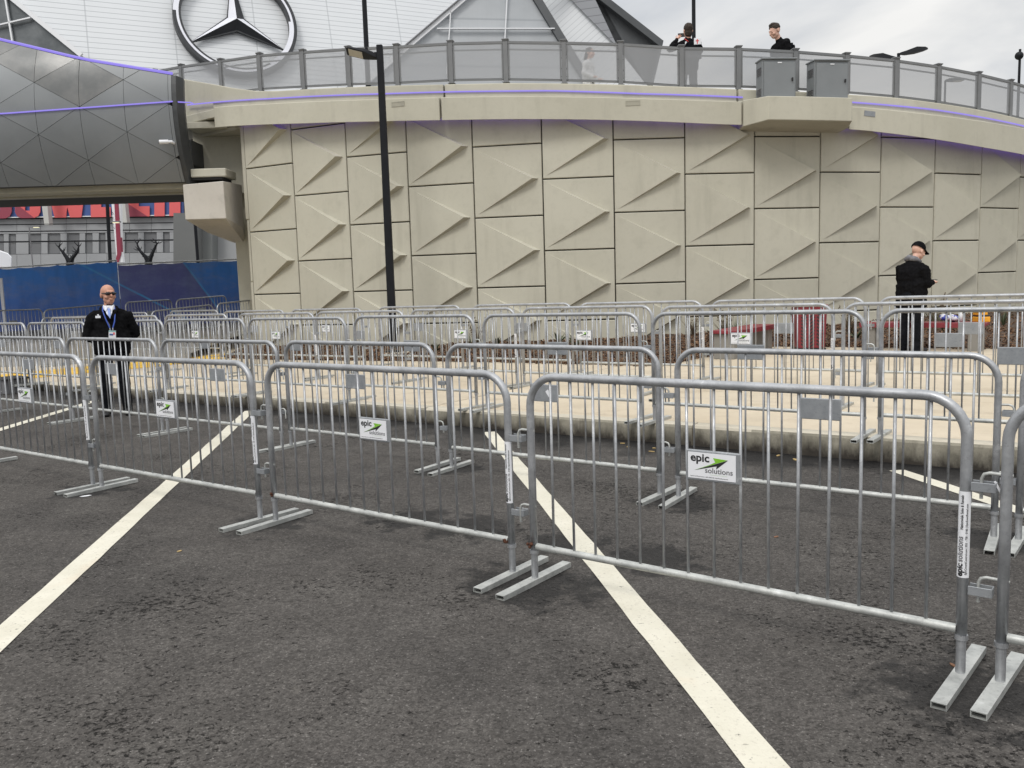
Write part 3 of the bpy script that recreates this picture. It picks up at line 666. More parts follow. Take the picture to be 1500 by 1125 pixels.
# ------------------------------------------------------------------ stadium behind
stad = thing('stadium', 'huge stadium of folded white and grey facets rising behind the deck', 'stadium', (-35, 112, 0)); soff = stad.location.copy()
def S(name, bm, mt, **k): bmesh.ops.translate(bm, verts=bm.verts, vec=-soff); return finish(name, bm, mt, stad, **k)
th = math.radians(25); ph = math.radians(17)
e1 = Vector((math.cos(th), math.sin(th), 0)); hh = Vector((-math.sin(th), math.cos(th), 0)); e2 = Vector((0, 0, 1)) * math.cos(ph) + hh * math.sin(ph); en = e1.cross(e2).normalized()
Oc = CO + ray(345, 37) * (110 / ray(345, 37).y)
def onfac(px, py, off=0, o=Oc, n=en):
    d = ray(px, py); t_ = ((o + n * off) - CO).dot(n) / d.dot(n); return CO + d * t_
def clad_mat(name, c0, c1, line, e_a, e_b, pitch, pitch2, wd=.09):
    m = mat(name, c0, .45, .0); t = m.node_tree; b = t.nodes['Principled BSDF']
    p = N(t, 'ShaderNodeNewGeometry').outputs['Position']
    def dot(v):
        n = N(t, 'ShaderNodeVectorMath', operation='DOT_PRODUCT'); t.links.new(p, n.inputs[0]); n.inputs[1].default_value = v; return n.outputs['Value']
    def lines(v, pt_, w_):
        fr = mul(t, mul(t, dot(v), 1 / pt_), 1, 'FRACT'); return rng(t, fr, w_, w_ * 1.6, 1, 0)
    c = mixc(t, rng(t, tnoise(t, p, .12, 4), .3, .7), c0, c1)
    c = mixc(t, mul(t, lines(e_b, pitch, wd), .75), c, line)
    if pitch2: c = mixc(t, mul(t, lines(e_a, pitch2, .012), .5), c, line)
    t.links.new(c, b.inputs['Base Color']); return m
M_F1 = clad_mat('white_lapped_cladding', (.66, .68, .70), (.70, .72, .74), (.34, .36, .38), tuple(e1), tuple(e2), .66, 9.5)
def facet(name, pts, mt, o=Oc, n=en, thick=1.2, off=0):
    bm = bmesh.new(); prism(bm, [onfac(x, y, off, o, n) for x, y in pts], -n * thick if n.y < 0 else n * thick); return S(name, bm, mt)
facet('white_facet', [(-294, -250), (118, 80), (150, 106), (150, 260), (600, 260), (560, 102), (600, 68), (751, -60), (644, -250)], M_F1)
nf = Vector((.12, -1, .12)).normalized(); Of = CO + ray(700, 30) * (104 / ray(700, 30).y)
M_F3 = clad_mat('grey_translucent_skin', (.36, .38, .40), (.46, .48, .50), (.30, .32, .34), (1, 0, 0), (0, .12, 1), 5.6, .55, .03)
facet('translucent_facet', [(745, -66), (560, 102), (430, 240), (880, 240), (856, 122), (820, 62), (785, 0), (755, -52)], M_F3, Of, nf, .8)
M_WM = mat('white_mullion', (.74, .75, .77), .4)
def strip(name, a, b, w_, mt, o=Of, n=nf, off=.25, thick=.3):
    A, Bq = onfac(*a, off, o, n), onfac(*b, off, o, n); d = (Bq - A).normalized(); s = d.cross(n).normalized() * w_ / 2
    bm = bmesh.new(); prism(bm, [A - s, Bq - s, Bq + s, A + s], n * thick); return S(name, bm, mt)
strip('edge_trim', (756, -66), (592, 74), .55, M_WM); strip('edge_trim', (592, 74), (520, 136), .55, M_WM); strip('edge_trim', (750, -66), (586, 74), .12, M_INKG, off=.5)
for a, b in (((660, 18), (654, 110)), ((745, -50), (736, 120)), ((640, 43), (812, 43))): strip('mullion', a, b, .12, M_WM)
M_DK = noisy('dark_metal_rib', (.07, .075, .08), (.10, .105, .11), .3, .5, obj=False)
O2 = CO + ray(850, 30) * (108 / ray(850, 30).y); n2 = Vector((-.35, -1, .1)).normalized(); n3 = Vector((.5, -1, .0)).normalized()
facet('dark_rib', [(740, -75), (770, -20), (820, 62), (858, 124), (900, 200), (918, 200), (872, 124), (833, 62), (795, 0), (762, -52)], M_DK, Of, nf, 1.2, .4)
M_F4 = clad_mat('white_fin_cladding', (.66, .68, .70), (.72, .74, .76), (.5, .52, .54), (.7, 0, .7), (-.6, 0, .8), .6, 0, .12)
facet('white_fin', [(729, -110), (795, 0), (833, 62), (872, 124), (918, 200), (1030, 200), (945, 122), (898, 62), (837, 0)], M_F4, O2, n2, 1.0)
M_F5 = clad_mat('grey_louvre_cladding', (.24, .25, .27), (.28, .29, .31), (.08, .08, .09), (1, 0, 0), (0, 0, 1), .95, 0, .07)
facet('grey_louvre_facet', [(700, -140), (837, 0), (898, 62), (903, 66), (872, 0), (800, -150)], M_F5, O2, n2, .8, .4)
M_F6 = noisy('dark_soffit_metal', (.055, .058, .063), (.11, .115, .12), .12, .5, obj=False, lo=.3, hi=.7)
facet('dark_soffit', [(800, -150), (872, 0), (903, 66), (945, 122), (952, 124), (967, 66), (881, 0), (826, -42)], M_F6, O2, n3, .8, -.2)
strip('roof_edge', (740, -109), (966, 66), .9, M_DK, O2, n3, .1, .6); strip('roof_edge', (966, 62), (950, 130), .35, M_DK, O2, n3, .1, .6)
# dark glazing at the left
O4 = CO + ray(30, 40) * (100 / ray(30, 40).y)
facet('dark_glazing', [(-294, -250), (14, 0), (116, 82), (116, 200), (-400, 200)], noisy('smoked_glass', (.075, .085, .09), (.16, .17, .175), .35, .25, .3, obj=False), O4, nf, .6)
strip('edge_trim', (-290, -250), (16, -3), .5, M_WM, O4, nf); strip('edge_trim', (16, -3), (120, 82), .5, M_WM, O4, nf)
for a, b in (((6, -20), (20, 66)), ((-60, 52), (46, 27))): strip('mullion', a, b, .16, M_WM, O4, nf)

# round three-pointed emblem
emb = thing('emblem', 'giant round three pointed star emblem in silver and black on the stadium', 'emblem', Oc + en * .2)
emb.matrix_world = Matrix.Translation((0, 0, 0)) @ Matrix((( e1.x, e2.x, en.x, Oc.x + en.x * .3), (e1.y, e2.y, en.y, Oc.y + en.y * .3), (e1.z, e2.z, en.z, Oc.z + en.z * .3), (0, 0, 0, 1))) @ Matrix.Scale(.93, 4)
M_SIL = noisy('emblem_silver', (.72, .73, .80), (.78, .79, .85), .5, .35); M_EB = noisy('emblem_black', (.014, .016, .02), (.025, .027, .032), 1, .4)
Ro, Ri = 7.85, 6.85
def ringpart(name, r0, r1, z0, z1, mt, ra=0, rb=2 * pi, n=96):
    bm = bmesh.new(); full = abs(rb - ra - 2 * pi) < 1e-4; R4 = []
    for i in range(n + 1):
        a = ra + (rb - ra) * i / n; f0 = r0(a) if callable(r0) else r0; f1 = r1(a) if callable(r1) else r1
        R4.append([(f0 * math.cos(a), f0 * math.sin(a), z0), (f1 * math.cos(a), f1 * math.sin(a), z0), (f1 * math.cos(a), f1 * math.sin(a), z1), (f0 * math.cos(a), f0 * math.sin(a), z1)])
    loft(bm, R4, caps=not full); return finish(name, bm, mt, emb)
ringpart('ring', Ri, Ro, 0, .9, M_EB)
ringpart('ring_highlight', 7.13, 7.42, .9, .96, M_SIL)
ringpart('ring_highlight', 7.35, 7.8, .9, .955, M_SIL, math.radians(100), math.radians(176), 40)
ringpart('ring_highlight', 6.8, 7.2, .9, .955, M_SIL, math.radians(-58), math.radians(4), 40)
for k in range(3):
    an = pi / 2 + k * 2 * pi / 3; tip = Vector((math.cos(an) * 6.72, math.sin(an) * 6.72, .35)); c0 = Vector((0, 0, 1.25))
    for sgn in (1, -1):
        ab = an + sgn * pi / 3; bp_ = Vector((math.cos(ab) * 1.12, math.sin(ab) * 1.12, .35)); off = Vector((0, 0, -.3))
        for nm, mt, sc_ in (('star_facet', None, 1),):
            bm = bmesh.new(); q = [c0, tip, bp_]; prism(bm, q, (0, 0, -.35))
            silver = (k == 0 and sgn == 1) or (k == 1 and sgn == -1) or (k == 2 and sgn == 1)
            finish(nm, bm, M_SIL if silver else M_EB, emb)
        # black return along the outer edge
        bm = bmesh.new(); ed = (tip - bp_).normalized(); nn_ = Vector((ed.y, -ed.x, 0)) * (-.16 if sgn == 1 else .16)
        prism(bm, [bp_ + nn_ * 1.0, tip + nn_ * .2, tip, bp_], (0, 0, -.3)); finish('star_edge', bm, M_EB, emb)

# ------------------------------------------------------------------ lamp posts
def lamp_head(parent, M, s=1):
    bm = bmesh.new()
    # slim wedge-shaped LED head along -X
    prof_ = [(0, -.05, .03), (-.12, -.10, .07), (-.30, -.17, .06), (-.62, -.17, .015), (-.67, -.13, .0)]
    rings = []
    for x, w_, h in prof_: rings.append([(x * s, w_ * s, -.035 * s if x > -.3 else -.03 * s), (x * s, -w_ * s, -.035 * s if x > -.3 else -.03 * s), (x * s, -w_ * s * .8, h * s), (x * s, w_ * s * .8, h * s)])
    loft(bm, rings); bmesh.ops.transform(bm, matrix=M, verts=bm.verts); finish('lamp_head', bm, M_BLACK, parent, bevel=.006 * s)
    h = parent.children[-1] if parent.children else None
    bm = bmesh.new(); bx(bm, -.46 * s, 0, -.036 * s, (.30) * s, .26 * s, .012 * s, M=M); finish('lens', bm, mat('led_lens', (.62, .58, .48), .4), parent)
def pole(px, pyb, pyt, Y, zb, w0, w1, label, cat='lamp post'):
    b = atY(px[0], pyb, Y); tp_ = atY(px[1], pyt, Y); t = thing('street_lamp', label, cat, (b.x, b.y, zb)); H = tp_.z - zb
    bm = bmesh.new(); n = 8; rings = []
    for z, w_ in ((0, w0), (H, w1)): rings.append([(w_ / 2 * math.cos(pi / 4 + k * pi / 2) * 1.414 * (1), w_ / 2 * math.sin(pi / 4 + k * pi / 2) * 1.414, z) for k in range(4)])
    loft(bm, rings); finish('pole', bm, M_BLACK, t, bevel=.012)
    return t, H
t, H = pole((576, 558.5), 500, 66, 18.0, .22, .165, .125, 'tall black square lamp post before the panelled wall, one flat head')
lamp_head(t, Matrix.Translation((-.06, 0, H - .24)) @ Matrix.Rotation(math.radians(15), 4, 'Y') @ Matrix.Rotation(math.radians(-16), 4, 'X'), .95)
box('bracket', (-.07, 0, H - .2), (.1, .09, .12), M_BLACK, t, bevel=.01); box('photocell', (-.27, 0, H - .06), (.06, .05, .06), M_BLACK, t, bevel=.01)
bm = bmesh.new(); cyl(bm, (0, 0, -.35), (0, 0, -.08), .36, .36, 28); finish('footing', bm, M_KERB, t, smooth=.5, bevel=.02)
for s in (1,):
    bm = bmesh.new(); bx(bm, 0, 0, -.06, .3, .3, .03); finish('base_plate', bm, M_BLACK, t)
def bgpole(px, Y, zb, label, w_=.16, top=-150):
    a = atY(px[0], 0, Y); t = thing('lamp_post', label, 'lamp post', (a.x, a.y, zb)); z1 = atY(px[0], top, Y).z
    bm = bmesh.new(); cyl(bm, (0, 0, 0), (0, 0, z1 - zb), w_ / 2, w_ / 2 * .8, 10); finish('pole', bm, M_BLACK, t, smooth=.6); return t, z1 - zb
bgpole((533.5, 0), 24.5, 5.6, 'round black pole standing on the deck against the white stadium side', .15)
bgpole((1016, 0), 24.0, 5.1, 'round black pole standing on the deck beside the man photographing', .115)
t, h_ = bgpole((1318, 0), 24, 4.8, 'black pole behind the right of the fence with two curved lamp heads', .10, 78)
for sx, rz in ((-1, 0), (1, pi)):
    M = Matrix.Translation((-.05 * (1 if sx < 0 else -1), 0, h_ - .07 + (.06 if sx > 0 else -.06))) @ Matrix.Rotation(rz, 4, 'Z') @ Matrix.Rotation(math.radians(6 if sx > 0 else 3), 4, 'Y')
    bm = bmesh.new(); rings = []
    for x, w_, z0, z1 in ((0, .03, -.03, .03), (-.14, .07, -.05, .05), (-.42, .12, -.04, .11), (-.66, .09, -.01, .08), (-.74, .03, .01, .05)): rings.append([(x, w_, z0), (x, -w_, z0), (x, -w_ * .7, z1), (x, w_ * .7, z1)])
    loft(bm, rings); bmesh.ops.transform(bm, matrix=M, verts=bm.verts); finish('lamp_head', bm, M_BLACK, t, smooth=.9)
t, h_ = bgpole((1388, 0), 30, 4.2, 'low lamp seen through the fence screen at the right of the deck', .08, 118)
lamp_head(t, Matrix.Translation((0, 0, h_)) @ Matrix.Rotation(pi, 4, 'Z'), .9)
t, h_ = bgpole((1497, 0), 24, 4.4, 'short black pole with a ball camera at the right end of the deck', .08, 72)
bm = bmesh.new(); bmesh.ops.create_uvsphere(bm, u_segments=14, v_segments=8, radius=.11, matrix=Matrix.Translation((-.02, 0, h_ - .17))); finish('dome_camera', bm, M_BLACK, t, smooth=True)

# ------------------------------------------------------------------ what is seen under the bridge
BY = 60
def bg(px, py, Y=BY): return atY(px, py, Y)
M_BG = noisy('grey_facade_panel', (.30, .31, .325), (.345, .355, .37), .3, .7, obj=False); M_BGD = noisy('dark_facade_panel', (.155, .16, .17), (.18, .185, .195), .4, .6, obj=False)
bld = thing('parking_building', 'grey panelled building beyond the bridge with a red and blue banner band', 'building', bg(130, 380)); off_ = bld.location.copy()
def BL(name, bm, mt, **k): bmesh.ops.translate(bm, verts=bm.verts, vec=-off_); return finish(name, bm, mt, bld, **k)
def quad(px0, py0, px1, py1, Y, th_, slope=-.012):
    f = lambda x, y: bg(x, y + slope * (x - px0), Y)
    bm = bmesh.new(); prism(bm, [f(px0, py1), f(px1, py1), f(px1, py0), f(px0, py0)], (0, th_, 0)); return bm
BL('facade_backing', quad(-300, 200, 256, 470, BY + .3, 2), mat('facade_joint', (.07, .07, .075), .8))
xs = [-120, -84, -48, -12, 25, 60, 97, 127, 157, 190, 222, 255]
ys = [(321.5, 328.5), (330, 338.5), (340, 342.5), (373, 396), (397, 440)]
for a, b in zip(xs, xs[1:]):
    for y0, y1 in ys: BL('facade_panel', quad(a, y0 - .012 * (a - 0), b - .5, y1 - .012 * (a - 0), BY, .3), M_BG)
dk_ = [(-40, -22, 1), (-12, 5, 1), (13, 23, 1), (42, 60, 1), (70, 88, 1), (98, 116, 1), (125, 135, 1), (145, 154, 1), (183, 202, 1), (211, 229, 1), (239, 248, 1)]
prev = -60
for a, b, _ in dk_:
    BL('facade_panel', quad(prev, 343 - .012 * prev, a - .4, 372.4 - .012 * prev, BY, .3), M_BG)
    BL('window_panel', quad(a, 343 - .012 * a, b, 357 - .012 * a, BY + .12, .2), M_BGD); BL('window_panel', quad(a, 357.4 - .012 * a, b, 372.4 - .012 * a, BY + .12, .2), M_BGD); prev = b + .4
BL('facade_panel', quad(prev, 343 - .012 * prev, 255, 372.4 - .012 * prev, BY, .3), M_BG)
# banner
M_BBL = noisy('banner_blue', (.055, .10, .28), (.065, .115, .32), .3, .7, obj=False); M_BRD = noisy('banner_red', (.66, .115, .12), (.72, .14, .14), .3, .7, obj=False); M_BRD2 = noisy('banner_dark_red', (.27, .05, .08), (.31, .06, .09), .3, .7, obj=False)
BL('banner', quad(-160, 240, 268, 320, BY - .3, .15, -.014), M_BBL)
BL('banner_edge', quad(-160, 320.2, 268, 321.6, BY - .35, .15, -.014), M_WM)
def bletter(polys, mt=M_BRD, d=.45):
    bm = bmesh.new()
    for poly in polys: prism(bm, [bg(x, y - .014 * (x + 0) + 1.5, BY - d) for x, y in poly], (0, .06, 0))
    BL('banner_letter', bm, mt)
yb_ = 318.5; yt_ = 250
def rr(x0, x1, ybm, ytp, r=9):
    return [(x0, ytp + r), (x0 + r * .3, ytp + r * .3), (x0 + r, ytp), (x1 - r, ytp), (x1 - r * .3, ytp + r * .3), (x1, ytp + r), (x1, ybm - r), (x1 - r * .3, ybm - r * .3), (x1 - r, ybm), (x0 + r, ybm), (x0 + r * .3, ybm - r * .3), (x0, ybm - r)]
def ringletter(x0, x1, cx0, cx1, mt=M_BRD, straight=False):
    # two side bars, a top and a bottom joined as one letter with an open counter
    bar_l = [(x0, yb_ - 9), (x0 + 3, yb_ - 3), (x0 + 9, yb_), (cx0, yb_), (cx0, yt_), (x0 + 9, yt_), (x0 + 3, yt_ + 3), (x0, yt_ + 9)]
    if straight: bar_l = [(x0, yb_), (cx0, yb_), (cx0, yt_), (x0, yt_)]
    bar_r = [(cx1, yb_), (x1 - 9, yb_), (x1 - 3, yb_ - 3), (x1, yb_ - 9), (x1, yt_ + 9), (x1 - 3, yt_ + 3), (x1 - 9, yt_), (cx1, yt_)]
    bletter([bar_l, bar_r, [(cx0, yb_), (cx1, yb_), (cx1, yb_ - 11), (cx0, yb_ - 11)], [(cx0, yt_ + 11), (cx1, yt_ + 11), (cx1, yt_), (cx0, yt_)]], mt)
ringletter(-26, 17, -8, 0, M_BRD2, True); ringletter(22, 59, 36.5, 43.5)
bletter([[(22.5, yb_ - 22), (50, yb_), (31, yb_), (25, yb_ - 3), (22.2, yb_ - 9)]], M_BRD2, .47)
bletter([[(71, yt_), (74, 296), (80, yb_), (96.5, yb_), (98.5, 303), (102.5, yb_), (119, yb_), (122, 296), (127, yt_), (113, yt_), (109, 296), (98.5, 270), (88, 296), (84, yt_)]])
bletter([[(132, yt_), (148, yt_), (148, 304), (162, 304), (162, yb_), (133, yb_)]])
bletter([[(188, yt_), (203, yt_), (203, 303.5), (219, 303.5), (219, yb_), (188, yb_)]]); bletter([[(188, 300), (216, yb_), (188, yb_)]], M_BRD2, .47)
bletter([[(226, yt_), (241, yt_), (241, yb_), (226, yb_)]]); bletter([[(248, yt_), (264, yt_), (264, yb_), (248, yb_)]])
# pale struts in front of the banner
for x0, x1, y1 in ((59, 67.5, 330), (173, 181, 328)):
    bm = bmesh.new(); prism(bm, [bg(x0 + 6, y1 - .012 * x0, BY - 1.6), bg(x0 + 13, y1 - .012 * x0, BY - 1.6), bg(x1 - 4, 240, BY - 1.6), bg(x0 - 6, 240, BY - 1.6)], (0, .5, 0)); BL('strut', bm, mat('strut_paint', (.50, .50, .48), .6))
wing = thing('plain_grey_building', 'plain grey building wing seen between the bridge corbel and the blue fence', 'building', bg(300, 380, 52)); off_ = wing.location.copy(); bld = wing
BL('wall', quad(254, 312, 288, 470, 52, 6, 0), noisy('wing_dark', (.125, .13, .13), (.15, .155, .155), .2, .7, obj=False)); BL('wall', quad(288.5, 300, 311, 470, 53, 6, 0), noisy('wing_mid', (.16, .17, .17), (.19, .2, .2), .2, .7, obj=False)); BL('wall', quad(311.5, 300, 400, 470, 54, 6, 0), noisy('wing_light', (.30, .31, .32), (.33, .34, .35), .2, .7, obj=False))
# overhead cables
for k, (y0, r_) in enumerate(((329, .02), (339.5, .035), (354.5, .05))):
    bm = bmesh.new(); tube(bm, [bg(x, y0 - .012 * x + .0012 * (x - 80) * 0, 56) for x in (-200, -60, 60, 160, 256)], r_, 6); o = finish('overhead_cable', bm, M_BLACK)
    tag(o, ('top and thinnest', 'middle', 'bottom and thickest')[k] + ' of the three dark cables before the grey building', 'cable', 'cables crossing behind the bridge')
def simple_pole(name, pts, Y, r_, mt, label, cat, extra=None):
    a = bg(pts[0][0], pts[0][1], Y); t = thing(name, label, cat, a); bm = bmesh.new(); tube(bm, [bg(x, y, Y) - a for x, y in pts], r_, 8); finish('pole', bm, mt, t); return t
simple_pole('utility_pole', [(164, 470), (161.5, 385), (156.5, 285), (154, 240)], 40, .085, M_BLACK, 'thick black pole left of the white and maroon column', 'pole')
simple_pole('utility_pole', [(292, 470), (290, 385), (286, 330), (284, 300)], 38, .07, M_BLACK, 'thin black pole under the concrete corbel at the bridge end', 'pole')
t = thing('sign_column', 'white sign column with a maroon stripe and small grey lettering under the bridge', 'sign', bg(172, 385, 45)); o0 = t.location.copy(); bld = t; off_ = o0
def poly45(name, pts, mt, d=0): 
    bm = bmesh.new(); prism(bm, [bg(x, y, 45 - d) for x, y in pts], (0, .25, 0)); BL(name, bm, mt)
poly45('column', [(158, 240), (170, 372), (172, 384), (180, 384), (177, 360), (176, 290), (173.5, 240)], M_WHITE)
poly45('stripe', [(165, 240), (167, 290), (171.5, 372), (168.5, 384), (173.5, 384), (177.5, 371), (172.5, 290), (170.5, 240)], mat('maroon_paint', (.25, .03, .06), .5), .06)
for k, ch in enumerate('AREN'):
    p = bg(163.2 + k * .45, 315 + k * 7, 44.6); textmesh('letter', ch, .22, M_INKG, t, Matrix.Translation(p - o0) @ Matrix.Rotation(pi / 2, 4, 'X'))
for nm, px, py, Y in (('left street lamp with a lit head before the grey building', 49, 333, 50), ('right street lamp with a lit head beside the white sign column', 164, 326, 43)):
    a = bg(px, 400, Y); t = thing('street_lamp', nm, 'street lamp', a, group='lit street lamps under the bridge'); hp = bg(px, py, Y) - a
    bm = bmesh.new(); tube(bm, [(0, 0, 0), (0, 0, hp.z), (hp.x + .3, 0, hp.z + .02)], .035, 6); finish('pole', bm, M_INKG, t)
    box('lamp_head', (.42, 0, hp.z + .03), (.42, .2, .07), M_INKG, t, bevel=.02); box('lens', (.42, -.02, hp.z - .015), (.28, .16, .03), emis('lamp_glow', (1, .93, .6), 1.1), t)
# bare pollarded trees
def bare_tree(px, py, Y, label, flip=1):
    a = bg(px, 387, Y); t = thing('bare_tree', label, 'tree', a, group='bare pollarded trees beyond the blue fence'); z = bg(px, py, Y).z - a.z; s = z / 1.0
    rnd = random.Random(px); bm = bmesh.new(); tube(bm, [(0, 0, -2.5), (0, 0, z * .1)], .16, 7); finish('trunk', bm, M_BLACK, t)
    zz = z
    for sg in (1, -1):
        bm = bmesh.new(); pts = [Vector((0, 0, zz * .05)), Vector((sg * flip * .12, 0, zz * .3)), Vector((sg * flip * (.34 if sg > 0 else .26), 0, zz * .55)), Vector((sg * flip * .42, 0, zz * .8)), Vector((sg * flip * .24, 0, zz * 1.0))]
        tube(bm, pts, [.12, .085, .06, .035, .012], 6)
        for q in pts[1:4]:
            for _ in range(3):
                d = Vector((rnd.uniform(-1, 1), rnd.uniform(-.5, .5), rnd.uniform(-.1, 1))).normalized() * rnd.uniform(.12, .3); tube(bm, [q, q + d * .6, q + d + Vector((0, 0, .05))], [.03, .018, .006], 5)
        finish('limb', bm, M_BLACK, t)
bare_tree(103, 355, 36, 'left bare black pollarded tree poking over the blue fence')
bare_tree(218, 349, 36, 'right bare black pollarded tree poking over the blue fence', -1)
t = thing('white_tent', 'white pitched tent top at the far left behind the blue fence', 'tent', bg(-10, 390, 33)); a = t.location.copy()
bm = bmesh.new(); loft(bm, [[bg(-60, 392, Y) - a, bg(17, 392, Y) - a, bg(17.5, 377, Y) - a, bg(12, 371, Y) - a, bg(-2, 366, Y) - a, bg(-60, 352, Y) - a] for Y in (32, 36)]); finish('canopy', bm, M_WHITE, t, bevel=.03)

# blue screened fence
M_BLUE = mat('blue_scrim', (.03, .07, .25), .75); tt = M_BLUE.node_tree; bb = tt.nodes['Principled BSDF']
def scrim_nodes():
    t = tt; p = N(t, 'ShaderNodeNewGeometry').outputs['Position']
    FYY = 27.5
    def half(p0, p1):    # signed distance to the line through two points of the print, in the fence plane
        a, b = atY(*p0, FYY), atY(*p1, FYY); dx, dz = b.x - a.x, b.z - a.z; l = math.hypot(dx, dz); n = (dz / l, 0, -dx / l)
        d = N(t, 'ShaderNodeVectorMath', operation='DOT_PRODUCT'); t.links.new(p, d.inputs[0]); d.inputs[1].default_value = n
        return mul(t, d.outputs['Value'], -(a.x * n[0] + a.z * n[2]), 'ADD')
    z = N(t, 'ShaderNodeSeparateXYZ'); t.links.new(p, z.inputs[0])
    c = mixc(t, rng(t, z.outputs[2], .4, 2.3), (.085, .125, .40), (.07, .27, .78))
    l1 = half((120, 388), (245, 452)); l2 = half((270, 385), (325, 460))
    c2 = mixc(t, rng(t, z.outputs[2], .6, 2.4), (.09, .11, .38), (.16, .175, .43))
    right = rng(t, l2, -.01, .01, 0, 1)
    xm = rng(t, z.outputs[0], atY(173, 400, FYY).x - .05, atY(173, 400, FYY).x + .05)
    c = mixc(t, mul(t, xm, mul(t, 1, right, 'SUBTRACT') if False else right), c, c2)
    for ln in (l1, l2):
        ab = mul(t, ln, 0, 'ABSOLUTE'); c = mixc(t, rng(t, ab, .018, .04, .8, 0), c, (.10, .42, .85))
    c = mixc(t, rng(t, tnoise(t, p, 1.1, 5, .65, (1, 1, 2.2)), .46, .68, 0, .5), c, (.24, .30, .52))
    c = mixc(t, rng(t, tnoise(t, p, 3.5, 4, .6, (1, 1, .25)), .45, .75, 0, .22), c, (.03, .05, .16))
    t.links.new(c, bb.inputs['Base Color'])
scrim_nodes()
scr = thing('screened_fence', 'temporary fence covered with printed blue fabric left of the concrete wall', 'fence', (atY(170, 440, 27.5).x, 27.5, .4)); so = scr.location.copy()
M_ALU = make_galv('aluminium_tube', (.5, .5, .5), (.6, .6, .6), .5, .4)
for (xa, ya, xb, yb2) in ((-150, 402, 0, 394), (0, 394, 84, 388.5), (84, 388.5, 171, 383), (172.5, 388.5, 270, 384.5), (270, 384.5, 400, 379)):
    bm = bmesh.new(); n = 18; G = []
    for i in range(n + 1):
        pT = atY(xa + (xb - xa) * i / n, ya + (yb2 - ya) * i / n, 27.5); col_ = []
        for j in range(9):
            z = pT.z + (.15 - pT.z) * j / 8 - (.03 * math.sin(pi * ((i * 3 / n) % 1)) if j == 0 else 0)
            col_.append(bm.verts.new(Vector((pT.x, 27.5 + .05 * noise.noise(Vector((pT.x * 1.3, z * .9, 5))) + .02 * noise.noise(Vector((pT.x * 6, z * 2, 1))), z)) - so))
        G.append(col_)
    for i in range(n):
        for j in range(8): bm.faces.new((G[i][j], G[i][j + 1], G[i + 1][j + 1], G[i + 1][j]))
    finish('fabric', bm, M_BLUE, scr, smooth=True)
    bm = bmesh.new(); a = atY(xa, ya - 1.5, 27.5) - so; b = atY(xb, yb2 - 1.5, 27.5) - so; tube(bm, [a, b], .022, 8); finish('top_rail', bm, M_ALU, scr)
    for q in (xa + 1, xb - 1):
        bm = bmesh.new(); a = atY(q, ya + (yb2 - ya) * (q - xa) / (xb - xa) - 2, 27.56) - so; tube(bm, [a, (a.x, a.y, -.3)], .024, 8); finish('post', bm, M_ALU, scr)
bm = bmesh.new(); a = atY(2.2, 420, 26.5); bx(bm, 0, 0, .9, .09, .05, 2.3); o = finish('white_post', bm, M_WHITE); o.location = (a.x, a.y, .1); tag(o, 'slim white post at the far left edge before the blue fabric', 'post')
t = thing('feather_sign', 'small blue and white printed sign hung at the wall end of the blue fence', 'sign', atY(353, 422, 26.2)); a = t.location.copy()
bm = bmesh.new(); prism(bm, [atY(x, y, 26.2) - a for x, y in ((351, 408), (360, 410), (360, 436), (354, 437))], (0, .02, 0)); finish('board', bm, M_WHITE, t)
bm = bmesh.new(); prism(bm, [atY(x, y, 26.18) - a for x, y in ((352.4, 409.5), (360, 411.5), (360, 434), (354.8, 435))], (0, .01, 0)); finish('print', bm, M_BBL, t)

